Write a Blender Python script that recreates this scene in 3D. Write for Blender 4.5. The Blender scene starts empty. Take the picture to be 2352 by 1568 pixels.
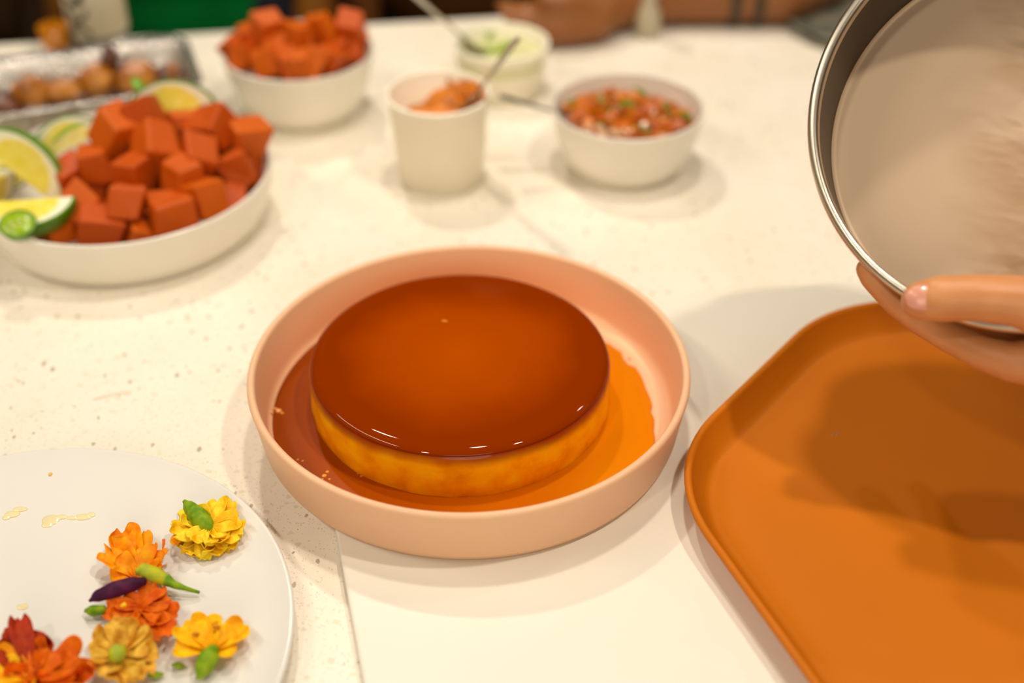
import bpy, bmesh, math, random
from mathutils import Vector, Matrix, noise
R = math.radians
random.seed(7)
S = bpy.context.scene
COL = S.collection

# ---------------------------------------------------------------- camera
F_PX, PITCH, CAM_H = 2870.0, R(36.6), 0.535
cam_d = bpy.data.cameras.new('camera')
cam = bpy.data.objects.new('camera', cam_d); COL.objects.link(cam)
cam.location = (0, 0, CAM_H); cam.rotation_euler = (R(90)-PITCH, 0, 0)
cam_d.sensor_width = 36.0; cam_d.lens = 36.0*F_PX/2352.0
cam_d.clip_start = 0.02; cam_d.clip_end = 50
cam_d.dof.use_dof = True; cam_d.dof.focus_distance = 0.735; cam_d.dof.aperture_fstop = 2.3
S.camera = cam

# ---------------------------------------------------------------- world, lamps, exposure
w = bpy.data.worlds.new('room_air'); S.world = w; w.use_nodes = True
w.node_tree.nodes['Background'].inputs[0].default_value = (1.0, 0.80, 0.55, 1)
w.node_tree.nodes['Background'].inputs[1].default_value = 0.32
S.view_settings.view_transform = 'Standard'; S.view_settings.look = 'None'
S.view_settings.exposure = -0.36; S.view_settings.gamma = 1.0; S.view_settings.use_curve_mapping = False
CEIL = 1.75
def lamp(name, loc, power, size, col=(1, .90, .77), target=None, spread=180):
    d = bpy.data.lights.new(name, 'AREA'); d.shape = 'DISK'; d.size = size
    d.energy = power; d.color = col; d.spread = R(spread)
    o = bpy.data.objects.new(name, d); COL.objects.link(o); o.location = loc
    if target is not None:
        o.rotation_euler = (Vector(target)-Vector(loc)).to_track_quat('-Z', 'Y').to_euler()
    return o
LAMPS = [  # recessed ceiling lights of the kitchen: (place, watts, diameter)
    ((0.65, 0.42, 1.70), 14, 0.09),
    ((-0.45, 1.90, 1.70), 19, 0.10),
    ((0.06, 1.02, 1.70), 12, 0.12),
    ((1.30, 1.50, 1.70), 6, 0.12),
    ((-0.65, -0.45, 1.70), 8, 0.12),
]
for i, (l, e, s) in enumerate(LAMPS):
    lamp('downlight_glow', l, e, s)
tl = lamp('tube_light_glow', (-1.55, 0.65, 1.69), 18, 0.10)
tl.data.shape = 'RECTANGLE'; tl.data.size = .14; tl.data.size_y = 1.60; tl.rotation_euler = (0, 0, R(39))
# added broad soft fill light behind the camera, without a fixture
sf = lamp('kitchen_fill', (0.3, -2.2, 1.2), 40, 1.8, (1, .90, .76), (0, .8, 0))
FIXTURES = [a[0] for a in LAMPS]

# ---------------------------------------------------------------- pixel ray helper: where a seen point lies on a level surface
def W(px, py, z):
    X = (px-1176)/F_PX; Y = (784-py)/F_PX
    d = Vector((X, math.cos(PITCH)+Y*math.sin(PITCH), -math.sin(PITCH)+Y*math.cos(PITCH)))
    return Vector((0, 0, CAM_H)) + d*((z-CAM_H)/d.z)
def D(px, py, dist):
    X = (px-1176)/F_PX; Y = (784-py)/F_PX
    d = Vector((X, math.cos(PITCH)+Y*math.sin(PITCH), -math.sin(PITCH)+Y*math.cos(PITCH))).normalized()
    return Vector((0, 0, CAM_H)) + d*dist

# ---------------------------------------------------------------- materials
def lin(c):
    return tuple(((v/255)/12.92 if v/255 <= .04045 else ((v/255+.055)/1.055)**2.4) for v in c)+(1,)
class NT:
    def __init__(s, name):
        s.m = bpy.data.materials.new(name); s.m.use_nodes = True
        s.t = s.m.node_tree; s.b = s.t.nodes['Principled BSDF']
    def n(s, typ, **kw):
        x = s.t.nodes.new(typ)
        for k, v in kw.items(): setattr(x, k, v)
        return x
    def l(s, a, b): s.t.links.new(a, b)
    def coord(s): return s.n('ShaderNodeTexCoord').outputs['Object']
    def noise(s, vec, scale, detail=3, rough=.5):
        x = s.n('ShaderNodeTexNoise'); x.inputs['Scale'].default_value = scale
        x.inputs['Detail'].default_value = detail; x.inputs['Roughness'].default_value = rough
        s.l(vec, x.inputs['Vector']); return x.outputs['Fac']
    def ramp(s, fac, stops, interp='LINEAR'):
        x = s.n('ShaderNodeValToRGB'); x.color_ramp.interpolation = interp
        e = x.color_ramp.elements
        while len(e) < len(stops): e.new(.5)
        for i, (p, c) in enumerate(stops): e[i].position = p; e[i].color = c
        s.l(fac, x.inputs[0]); return x.outputs[0]
    def mix(s, fac, a, b):
        x = s.n('ShaderNodeMix', data_type='RGBA')
        for inp, v in ((x.inputs[0], fac), (x.inputs[6], a), (x.inputs[7], b)):
            if isinstance(v, (tuple, list, float, int)): inp.default_value = v
            else: s.l(v, inp)
        return x.outputs[2]
    def math(s, op, a, b=0.0):
        x = s.n('ShaderNodeMath', operation=op)
        for inp, v in ((x.inputs[0], a), (x.inputs[1], b)):
            if isinstance(v, (float, int)): inp.default_value = v
            else: s.l(v, inp)
        return x.outputs[0]
    def bump(s, h, strength, dist=.001):
        x = s.n('ShaderNodeBump'); x.inputs['Strength'].default_value = strength
        x.inputs['Distance'].default_value = dist; s.l(h, x.inputs['Height'])
        s.l(x.outputs[0], s.b.inputs['Normal'])
    def set(s, **kw):
        names = {'rough': 'Roughness', 'metal': 'Metallic', 'coat': 'Coat Weight', 'coatr': 'Coat Roughness', 'sss': 'Subsurface Weight',
                 'trans': 'Transmission Weight', 'ior': 'IOR', 'spec': 'Specular IOR Level', 'alpha': 'Alpha', 'sssr': 'Subsurface Radius', 'ssss': 'Subsurface Scale'}
        for k, v in kw.items(): s.b.inputs[names[k]].default_value = v
        return s
    def base(s, c):
        if isinstance(c, (tuple, list)): s.b.inputs['Base Color'].default_value = c
        else: s.l(c, s.b.inputs['Base Color'])
        return s
def simple(name, rgb, rough=.5, var=.08, scale=40, **kw):
    t = NT(name); c = lin(rgb); co = t.coord()
    f = t.noise(co, scale, 3)
    a = tuple(v*(1-var) for v in c[:3])+(1,); b = tuple(min(1, v*(1+var)) for v in c[:3])+(1,)
    t.base(t.ramp(f, [(.3, a), (.7, b)])); t.set(rough=rough, **kw)
    return t.m

# engineered quartz worktop with chips
t = NT('speckled_quartz'); co = t.coord()
def chips(scale, thr, seed, stretch=1.0):
    mp = t.n('ShaderNodeMapping'); mp.inputs['Location'].default_value = (seed, seed*1.7, 0); mp.inputs['Scale'].default_value = (1, stretch, 1)
    t.l(co, mp.inputs[0])
    nz = t.n('ShaderNodeTexNoise'); nz.inputs['Scale'].default_value = scale*2.2; t.l(mp.outputs[0], nz.inputs['Vector'])
    mx = t.n('ShaderNodeVectorMath', operation='MULTIPLY_ADD'); t.l(nz.outputs['Color'], mx.inputs[0])
    mx.inputs[1].default_value = (.55/scale,)*3; t.l(mp.outputs[0], mx.inputs[2])
    v = t.n('ShaderNodeTexVoronoi'); v.inputs['Scale'].default_value = scale; t.l(mx.outputs[0], v.inputs['Vector'])
    sep = t.n('ShaderNodeSeparateColor'); t.l(v.outputs['Color'], sep.inputs[0])
    sel = t.math('GREATER_THAN', sep.outputs[0], thr)
    # chip radius varies with the cell
    rad = t.math('MULTIPLY', sep.outputs[1], .30); rad = t.math('ADD', rad, .12)
    ins = t.math('LESS_THAN', v.outputs['Distance'], rad)
    return t.math('MULTIPLY', sel, ins), sep.outputs[2]
base = t.ramp(t.noise(co, 9, 4), [(.3, lin((238, 228, 208))), (.7, lin((246, 238, 222)))])
c0, k0 = chips(620, .55, 3.1)
col = t.mix(t.math('MULTIPLY', c0, .5), base, lin((196, 178, 146)))
c1, k1 = chips(170, .80, 9.3, 1.3)
col = t.mix(t.math('MULTIPLY', c1, .5), col, t.ramp(k1, [(0, lin((214, 208, 176))), (.6, lin((196, 188, 156))), (1, lin((170, 160, 140)))]))
c2, k2 = chips(260, .91, 1.7, .6)
col = t.mix(t.math('MULTIPLY', c2, .75), col, t.ramp(k2, [(0, lin((176, 164, 130))), (.7, lin((130, 112, 84))), (1, lin((92, 76, 56)))]))
t.base(col); t.set(rough=.4, spec=.25)
M_TABLE = t.m

M_BOARD = simple('white_board_plastic', (238, 232, 216), .45, .02, 5)
M_WHITE = simple('white_glaze', (238, 232, 216), .22, .02, 12)
M_PLATE = simple('white_plate_glaze', (230, 228, 220), .15, .02, 8)
M_CUP = simple('cream_paper', (252, 246, 224), .5, .03, 20)
M_PINK = simple('matte_pink_glaze', (238, 190, 148), .45, .03, 8)
M_TRAY = simple('terracotta_melamine', (200, 110, 8), .55, .03, 10, spec=.2)
M_FLOOR = simple('brown_floor', (70, 50, 34), .5, .2, 3)
M_WALL = simple('dark_brown_wall', (74, 48, 26), .7, .25, 2)
M_CEIL = simple('brown_ceiling', (92, 62, 36), .9, .03, 2)
M_CREAM = simple('cream_wall', (226, 206, 170), .85, .03, 2)
M_CAB = simple('cream_cabinet', (200, 186, 160), .6, .03, 4)
M_STEEL = simple('brushed_steel', (176, 170, 156), .28, .06, 120, metal=1.0)

# foil
t = NT('crinkled_foil'); co = t.coord(); n1 = t.noise(co, 90, 4, .6)
t.base(lin((205, 198, 188))); t.set(metal=1.0, rough=.22); t.bump(n1, .8, .006); M_FOIL = t.m

# pan metal
t = NT('dull_pan_metal'); co = t.coord()
t.base(t.ramp(t.noise(co, 20, 4), [(.3, lin((196, 186, 168))), (.7, lin((222, 212, 194)))])); t.set(metal=1.0, rough=.32); M_PAN = t.m
M_PANDARK = simple('shade_brown_metal', (58, 42, 16), .4, .2, 20, metal=.4)  # shade and dark reflection of the pan's inside wall, put into the colour
t = NT('coated_pan_floor'); co = t.coord()
mp = t.n('ShaderNodeMapping'); mp.inputs['Rotation'].default_value = (0, 0, R(35)); mp.inputs['Scale'].default_value = (1.0, 2.2, 1.0); t.l(co, mp.inputs[0])
nn = t.noise(mp.outputs[0], 13, 3, .5)
gr = t.n('ShaderNodeSeparateXYZ'); t.l(co, gr.inputs[0])
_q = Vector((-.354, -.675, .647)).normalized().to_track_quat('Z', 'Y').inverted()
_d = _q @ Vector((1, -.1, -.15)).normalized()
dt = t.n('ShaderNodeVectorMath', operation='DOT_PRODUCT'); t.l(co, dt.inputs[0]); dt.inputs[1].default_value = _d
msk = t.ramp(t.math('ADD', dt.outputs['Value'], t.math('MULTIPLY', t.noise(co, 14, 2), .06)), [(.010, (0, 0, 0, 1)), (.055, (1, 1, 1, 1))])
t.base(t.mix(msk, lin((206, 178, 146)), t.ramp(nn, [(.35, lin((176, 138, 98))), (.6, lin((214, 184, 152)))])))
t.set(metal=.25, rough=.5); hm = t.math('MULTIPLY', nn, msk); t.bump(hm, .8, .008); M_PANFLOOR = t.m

# flan
def flan_mat(name):
    t = NT(name); co = t.coord(); sp = t.n('ShaderNodeSeparateXYZ'); t.l(co, sp.inputs[0])
    n1 = t.noise(co, 55, 4, .55); n2 = t.noise(co, 18, 2)
    cust = t.ramp(n1, [(.25, lin((226, 136, 0))), (.5, lin((250, 170, 0))), (.75, lin((255, 196, 10)))])
    # caramel soaked into the upper side
    h = t.math('ADD', sp.outputs[2], t.math('MULTIPLY', n2, .006))
    f = t.n('ShaderNodeMapRange'); f.inputs[1].default_value = .0270; f.inputs[2].default_value = .0372; t.l(h, f.inputs[0])
    f.interpolation_type = 'SMOOTHSTEP'
    col = t.mix(f.outputs[0], cust, lin((146, 46, 0)))
    t.base(col); t.set(rough=.35, spec=.1, coat=.25, coatr=.04, sss=.25, ssss=.01, sssr=(1, .4, .1)); t.bump(n1, .12, .001)
    return t.m
M_CUSTARD = flan_mat('baked_custard')
t = NT('caramel_glaze'); co = t.coord()
sp = t.n('ShaderNodeSeparateXYZ'); t.l(co, sp.inputs[0])
vl = t.n('ShaderNodeVectorMath', operation='LENGTH'); cm = t.n('ShaderNodeCombineXYZ'); t.l(sp.outputs[0], cm.inputs[0]); t.l(sp.outputs[1], cm.inputs[1]); t.l(cm.outputs[0], vl.inputs[0])
rr = t.math('ADD', vl.outputs['Value'], t.math('MULTIPLY', t.noise(co, 22, 2), .03))
col = t.ramp(t.math('DIVIDE', rr, .125), [(.12, lin((176, 74, 0))), (.50, lin((164, 64, 0))), (.76, lin((134, 46, 0)))])
t.base(col); t.set(rough=.4, coat=.45, coatr=.02, spec=0.0); M_CARAMEL = t.m
# syrup pool: deeper and darker on the left
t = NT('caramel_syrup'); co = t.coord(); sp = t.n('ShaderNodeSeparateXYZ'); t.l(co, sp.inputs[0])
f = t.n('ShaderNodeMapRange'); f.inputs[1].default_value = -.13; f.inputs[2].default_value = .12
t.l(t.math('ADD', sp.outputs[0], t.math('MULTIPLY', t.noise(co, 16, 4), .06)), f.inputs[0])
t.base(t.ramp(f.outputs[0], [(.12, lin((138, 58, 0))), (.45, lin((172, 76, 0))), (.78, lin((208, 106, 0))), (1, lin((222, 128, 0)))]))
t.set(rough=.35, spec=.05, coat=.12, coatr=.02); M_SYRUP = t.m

# watermelon
t = NT('melon_flesh'); oi = t.n('ShaderNodeObjectInfo'); co = t.coord()
n1 = t.noise(co, 120, 4, .6)
a = t.ramp(oi.outputs['Random'], [(0, lin((188, 76, 6))), (.5, lin((202, 90, 6))), (1, lin((214, 104, 6)))])
t.base(t.mix(t.math('MULTIPLY', n1, .35), a, lin((170, 52, 6)))); t.set(rough=.5, spec=.25, sss=.05, ssss=.004, sssr=(1, .3, .1)); t.bump(n1, .35, .0015)
M_MELON = t.m

# lime flesh: pith near the skin, wedges of pulp inside
t = NT('lime_pulp'); co = t.coord(); vl = t.n('ShaderNodeVectorMath', operation='LENGTH'); t.l(co, vl.inputs[0])
n1 = t.noise(co, 160, 3)
pulp = t.ramp(n1, [(.3, lin((238, 216, 50))), (.7, lin((252, 238, 120)))])
rr = t.math('ADD', t.math('DIVIDE', vl.outputs['Value'], .024), t.math('MULTIPLY', n1, .06))
f = t.ramp(rr, [(0, (1, 1, 1, 1)), (.10, (0, 0, 0, 1)), (.80, (0, 0, 0, 1)), (.90, (1, 1, 1, 1))])
t.base(t.mix(f, pulp, lin((250, 246, 216)))); t.set(rough=.3, sss=.2, ssss=.006, coat=.3, coatr=.1); M_PULP = t.m
M_RIND = simple('lime_rind', (92, 142, 20), .3, .2, 80, coat=.2)
M_LIMEIN = simple('calamansi_face', (150, 182, 30), .25, .2, 200, coat=.3)
M_SEED = simple('pale_seed', (226, 222, 170), .3, .05, 60)

def skin(name, rgb):
    t = NT(name); co = t.coord(); n1 = t.noise(co, 38, 4); n2 = t.noise(co, 420, 2)
    c = lin(rgb)
    t.base(t.ramp(n1, [(.3, (c[0]*.88, c[1]*.80, c[2]*.75, 1)), (.7, c)]))
    t.set(rough=.45, sss=.15, ssss=.008, sssr=(1, .35, .2)); t.bump(n2, .12, .0005)
    return t.m
M_SKIN = skin('tan_skin', (214, 148, 92))
M_SKIN2 = skin('brown_skin', (150, 94, 44))
M_SKIN3 = skin('deep_brown_skin', (166, 104, 30))
M_NAIL = simple('fingernail', (226, 158, 132), .3, .04, 30, coat=.3)
def cloth(name, rgb):
    t = NT(name); co = t.coord(); n1 = t.noise(co, 7, 4); c = lin(rgb)
    t.base(t.ramp(n1, [(.3, tuple(v*.75 for v in c[:3])+(1,)), (.7, c)])); t.set(rough=.9, spec=.1); t.bump(n1, .4, .02); return t.m
M_GREEN = cloth('green_cotton', (0, 118, 46)); M_DARK = cloth('dark_brown_cotton', (52, 34, 16)); M_DARK2 = cloth('umber_cotton', (84, 50, 16)); M_OLIVE = cloth('dark_olive_cotton', (44, 40, 14))
M_LIPS = simple('lips', (140, 62, 48), .4, .05, 60)
M_HAIR = simple('black_hair', (26, 18, 12), .4, .2, 60)
M_JEAN = cloth('dark_denim', (38, 40, 48))

# ---------------------------------------------------------------- mesh helpers
def link(name, me, mat, parent=None, smooth=True, loc=None):
    if isinstance(me, bmesh.types.BMesh):
        bm = me; me = bpy.data.meshes.new(name); bmesh.ops.recalc_face_normals(bm, faces=bm.faces); bm.to_mesh(me); bm.free()
    mats = mat if isinstance(mat, (list, tuple)) else [mat]
    for m in mats: me.materials.append(m)
    if smooth:
        for p in me.polygons: p.use_smooth = True
    o = bpy.data.objects.new(name, me); COL.objects.link(o)
    if parent is not None: o.parent = parent
    if loc is not None: o.location = loc
    return o
def tag(o, label=None, cat=None, group=None, kind=None):
    if label: o['label'] = label
    if cat: o['category'] = cat
    if group: o['group'] = group
    if kind: o['kind'] = kind
    return o
def empty(name, loc, label, cat, group=None, rotz=0):
    o = bpy.data.objects.new(name, None); COL.objects.link(o); o.location = loc; o.rotation_euler = (0, 0, rotz)
    o.empty_display_size = .01
    return tag(o, label, cat, group)
def autosmooth(o, ang=40):
    m = o.modifiers.new('s', 'EDGE_SPLIT'); m.split_angle = R(ang)
def lathe(prof, seg=96, wob=None):
    """closed revolve of (r,z) points; points with r==0 collapse to the axis"""
    bm = bmesh.new(); rings = []
    for r, z in prof:
        if r < 1e-6: rings.append([bm.verts.new((0, 0, z))])
        else:
            ring = []
            for i in range(seg):
                a = 2*math.pi*i/seg; q = r if wob is None else r+wob(a, z)
                ring.append(bm.verts.new((q*math.cos(a), q*math.sin(a), z)))
            rings.append(ring)
    for A, B in zip(rings, rings[1:]):
        if len(A) == 1 and len(B) == 1: continue
        for i in range(seg):
            j = (i+1) % seg
            if len(A) == 1: bm.faces.new((A[0], B[i], B[j]))
            elif len(B) == 1: bm.faces.new((A[i], A[j], B[0]))
            else: bm.faces.new((A[i], A[j], B[j], B[i]))
    return bm
def arc(cx, cz, r, a0, a1, n):
    return [(cx+r*math.cos(R(a0+(a1-a0)*i/n)), cz+r*math.sin(R(a0+(a1-a0)*i/n))) for i in range(n+1)]
def box(bm, c, s, rot=None):
    m = Matrix.Translation(c) @ ((rot or Matrix.Identity(3)).to_4x4()) @ Matrix.Diagonal((s[0], s[1], s[2], 1))
    return bmesh.ops.create_cube(bm, size=1, matrix=m)
def tube(bm, pts, rads, seg=12, flat=1.0, caps=True, up=None):
    pts = [Vector(p) for p in pts]; n = len(pts); rings = []
    if isinstance(rads, (int, float)): rads = [rads]*n
    prev = None
    for i in range(n):
        tg = (pts[min(i+1, n-1)]-pts[max(i-1, 0)]).normalized()
        ref = Vector(up) if up else Vector((0, 0, 1))
        if abs(tg.dot(ref)) > .97: ref = Vector((1, 0, 0))
        a = tg.cross(ref).normalized() if prev is None else (prev-tg*prev.dot(tg)).normalized()
        prev = a; b = tg.cross(a)
        rings.append([bm.verts.new(pts[i]+a*rads[i]*math.cos(2*math.pi*k/seg)+b*rads[i]*flat*math.sin(2*math.pi*k/seg)) for k in range(seg)])
    for A, B in zip(rings, rings[1:]):
        for k in range(seg): bm.faces.new((A[k], A[(k+1) % seg], B[(k+1) % seg], B[k]))
    if caps:
        for ring, p, s in ((rings[0], pts[0], -1), (rings[-1], pts[-1], 1)):
            c = bm.verts.new(p+(pts[-1]-pts[-2] if s > 0 else pts[0]-pts[1]).normalized()*rads[-1 if s > 0 else 0]*.4)
            for k in range(seg): bm.faces.new((ring[k], ring[(k+1) % seg], c))
    return bm
def capsule(bm, p, q, r0, r1, seg=14):
    p = Vector(p); q = Vector(q); d = (q-p)
    L = d.length; d.normalize(); pts = []; rads = []
    for k in range(5):
        a = math.pi/2*(1-k/4); pts.append(p-d*r0*math.sin(a)); rads.append(max(r0*math.cos(a), r0*.06))
    for k in range(5):
        a = math.pi/2*k/4; pts.append(q+d*r1*math.sin(a)); rads.append(max(r1*math.cos(a), r1*.06))
    tube(bm, pts, rads, seg)
def organic(name, chains, voxel, smooth, mat, parent, blobs=()):
    """one continuous surface fused from tapering limbs: chains of (point, radius); blobs (centre, radii, rot)"""
    bm = bmesh.new()
    for ch in chains:
        for (p, r0), (q, r1) in zip(ch, ch[1:]): capsule(bm, p, q, r0, r1)
    for c, rad, rz in blobs:
        m = Matrix.Translation(c) @ (rz if isinstance(rz, Matrix) else Matrix.Rotation(rz, 4, 'Z')) @ Matrix.Diagonal((rad[0], rad[1], rad[2], 1))
        bmesh.ops.create_icosphere(bm, subdivisions=3, radius=1, matrix=m)
    o = link(name, bm, mat, parent)
    m = o.modifiers.new('r', 'REMESH'); m.mode = 'VOXEL'; m.voxel_size = voxel; m.use_smooth_shade = True
    m = o.modifiers.new('sm', 'SMOOTH'); m.iterations = smooth; m.factor = .5
    return o

# ================================================================= THE SETTING
bm = bmesh.new()
# worktop slab outline (real edge found from the photo: y = 1.326 + .142 x at the far side)
def far(x): return 1.326+.142*x
out = [(-1.25, -.25), (1.35, -.25), (1.35, far(1.35)), (-1.25, far(-1.25))]
vs0 = [bm.verts.new((x, y, -.03)) for x, y in out]; vs1 = [bm.verts.new((x, y, 0)) for x, y in out]
bm.faces.new(vs1); bm.faces.new(vs0[::-1])
for i in range(4): bm.faces.new((vs0[i], vs0[(i+1) % 4], vs1[(i+1) % 4], vs1[i]))
edges = [e for e in bm.edges if abs(e.verts[0].co.z-e.verts[1].co.z) < 1e-6 and e.verts[0].co.z > -.01]
bmesh.ops.bevel(bm, geom=edges, offset=.004, segments=3, profile=.5, affect='EDGES')
isl = empty('kitchen_island', (0, 0, 0), 'kitchen island with a cream quartz worktop flecked with grey and brown chips', 'counter')
link('worktop', bm, M_TABLE, isl, smooth=False)
bm = bmesh.new(); box(bm, (0.05, .42, -.465), (2.2, 1.1, .87)); link('cabinet_base', bm, M_CAB, isl, False)
def struct(name, c, s, m):
    bm = bmesh.new(); box(bm, c, s); return tag(link(name, bm, m, None, False), kind='structure')
struct('floor', (0, 1.0, -.95), (7, 8, .1), M_FLOOR)
struct('ceiling', (0, 1.0, CEIL+.05), (7, 8, .1), M_CEIL)
struct('wall_back', (0, 5.05, .4), (7, .1, 2.8), M_WALL)
struct('wall_left', (-3.55, 1, .4), (.1, 8, 2.8), M_CREAM)
struct('wall_right', (3.55, 1, .4), (.1, 8, 2.8), M_WALL)
struct('wall_front', (0, -3.05, .4), (7, .1, 2.8), M_CREAM)

# ceiling light fixtures
t = NT('lamp_diffuser'); t.base((1, 1, 1, 1)); t.b.inputs['Emission Color'].default_value = (1, .86, .66, 1); t.b.inputs['Emission Strength'].default_value = 6; M_GLOW = t.m
spots_lbl = ['recessed round ceiling light above the right front of the island', 'recessed round ceiling light above the far left edge of the island',
             'recessed round ceiling light above the middle of the island', 'recessed round ceiling light above the far right edge of the island',
             'recessed round ceiling light above the near left end of the island']
for i, (x, y, z) in enumerate(FIXTURES):
    e = empty('ceiling_light', (x, y, CEIL), spots_lbl[i], 'ceiling light', 'recessed ceiling lights')
    link('trim_ring', lathe([(.062, 0), (.078, -.001), (.08, -.008), (.064, -.012), (.062, -.004), (.062, 0)], 48), M_WHITE, e)
    link('diffuser', lathe([(0, -.002), (.063, -.002), (.063, -.006), (0, -.006)], 48), M_GLOW, e)

e = empty('tube_light', (-1.55, .65, CEIL), 'long white tube light on the ceiling left of the island', 'ceiling light', rotz=R(39))
bm = bmesh.new(); box(bm, (0, 0, -.018), (.17, 1.68, .035)); link('housing', bm, M_WHITE, e, False)
bm = bmesh.new(); box(bm, (0, 0, -.039), (.14, 1.62, .008)); link('diffuser', bm, M_GLOW, e, False)

# white board under the pink dish and the tray
A1 = W(775, 1240, .008); A2 = W(835, 1568, .008); B1 = W(1510, 693, .008); B2 = W(1990, 637, .008)
dl = (A2-A1).normalized(); db = (B2-B1).normalized()
tt = ((B1.x-A1.x)*db.y-(B1.y-A1.y)*db.x)/(dl.x*db.y-dl.y*db.x)
C0 = A1+dl*tt
bm = bmesh.new()
BL, BD = .68, .60
cs = [C0, C0+db*BL, C0+db*BL+dl*BD, C0+dl*BD]
v0 = [bm.verts.new((c.x, c.y, .0006)) for c in cs]; v1 = [bm.verts.new((c.x, c.y, .008)) for c in cs]
bm.faces.new(v1); bm.faces.new(v0)
for i in range(4): bm.faces.new((v0[i], v0[(i+1) % 4], v1[(i+1) % 4], v1[i]))
bmesh.ops.bevel(bm, geom=[e for e in bm.edges if abs(e.verts[0].co.z-e.verts[1].co.z) > .001], offset=.012, segments=5, profile=.5, affect='EDGES')
bmesh.ops.bevel(bm, geom=[e for e in bm.edges if e.verts[0].co.z > .007 and e.verts[1].co.z > .007], offset=.0015, segments=2, profile=.5, affect='EDGES')
tag(link('cutting_board', bm, M_BOARD, None, False), 'thin white rectangular board lying under the pink dish and the orange tray', 'board')

# ================================================================= PINK DISH, FLAN
DZ = .0082
dish_c = Vector((-.0271, .6319, DZ))
dish = empty('serving_dish', dish_c, 'round matte pink dish with upright walls holding the caramel flan', 'dish')
prof = [(0, 0.0), (.128, 0), (.1335, .002), (.1352, .006), (.1392, .034), (.1402, .0388)] + arc(.1377, .0395, .0026, 0, 180, 8) + \
       [(.1330, .030), (.1312, .014)] + arc(.1235, .0125, .0075, 0, -90, 6)[1:] + [(.112, .0050), (.110, .0047), (0, .0047)]
link('dish_body', lathe(prof, 160), M_PINK, dish)
# syrup pool (irregular outline)
POOLZ = DZ+.0080
right_pts = [(1400, 788), (1416, 800), (1428, 806), (1433, 822), (1446, 838), (1462, 843), (1474, 862), (1484, 890), (1494, 912), (1499, 930), (1495, 942), (1503, 958), (1502, 985), (1505, 1005), (1502, 1030), (1490, 1056), (1470, 1085)]
rp = []
for p in right_pts:
    v = W(p[0], p[1], POOLZ-.001)-dish_c; rp.append((math.atan2(v.y, v.x), math.hypot(v.x, v.y)))
rp.sort()
def pool_r(a):
    big = .1287
    if a < rp[0][0]:
        k = min(1, (rp[0][0]-a)/.45); return rp[0][1]+(big-rp[0][1])*k
    if a > rp[-1][0]:
        k = min(1, (a-rp[-1][0])/.25); return rp[-1][1]+(.098-rp[-1][1])*k if a < 1.5 else min(big, .098+max(0, a-1.9)*.045)
    for (a0, r0), (a1, r1) in zip(rp, rp[1:]):
        if a0 <= a <= a1: return r0+(r1-r0)*(a-a0)/(a1-a0)
    return .12
bm = bmesh.new(); SEG = 300; rings = []
for (k, dz, dr) in ((0, 0, 0), (.9, 0, 0), (1, 0, -.0022), (1, -.0008, -.0007), (1, -.0020, 0)):
    ring = []
    for i in range(SEG):
        a = -math.pi+2*math.pi*i/SEG; r = pool_r(a)
        r = r*k+dr if k > 0 else .02
        ring.append(bm.verts.new((r*math.cos(a), r*math.sin(a), POOLZ-DZ+dz+noise.noise(Vector((r*math.cos(a)*40, r*math.sin(a)*40, 0)))*.0002)))
    rings.append(ring)
for A, B in zip(rings, rings[1:]):
    for i in range(SEG): bm.faces.new((A[i], A[(i+1) % SEG], B[(i+1) % SEG], B[i]))
bm.faces.new(rings[0])
# bottom skirt down to the dish floor
ring = []
for i in range(SEG):
    v = rings[-1][i].co; f = .997; ring.append(bm.verts.new((v.x*f, v.y*f, .0049)))
for i in range(SEG): bm.faces.new((rings[-1][i], rings[-1][(i+1) % SEG], ring[(i+1) % SEG], ring[i]))
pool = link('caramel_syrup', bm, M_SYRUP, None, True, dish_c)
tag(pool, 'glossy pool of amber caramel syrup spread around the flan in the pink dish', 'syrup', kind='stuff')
# droplets and bubbles in the syrup
M_FOAM = simple('pale_bubble', (226, 150, 60), .08, .05, 50, coat=.6)
bm = bmesh.new()
for (px, py, rr_) in [(640, 943, 2.2), (632, 938, 1.3), (648, 948, 1.2), (626, 948, .9), (636, 868, .8), (643, 866, .6), (640, 885, .5), (700, 1090, 1.2), (745, 1092, 1.6), (752, 1083, 1.2), (740, 1100, 1.0), (757, 1100, .9), (684, 1055, .8), (695, 1058, .8), (830, 1093, .8), (822, 1087, .6)]:
    p = W(px, py, POOLZ)
    bmesh.ops.create_icosphere(bm, subdivisions=2, radius=rr_*.001, matrix=Matrix.Translation((p.x, p.y, POOLZ)) @ Matrix.Diagonal((1, 1, .35, 1)))
tag(link('syrup_bubbles', bm, M_FOAM), 'tiny bubbles clustered on the left part of the caramel syrup', 'bubbles', kind='stuff')
p = W(1446, 825, DZ+.005)
bm = bmesh.new(); bmesh.ops.create_icosphere(bm, subdivisions=2, radius=.0011, matrix=Matrix.Translation((p.x, p.y, DZ+.0052)) @ Matrix.Diagonal((1, 1, .4, 1)))
tag(link('syrup_drop', bm, M_SYRUP), 'single small amber drop beside the ragged syrup edge at the right inside the pink dish', 'drop')

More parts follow.
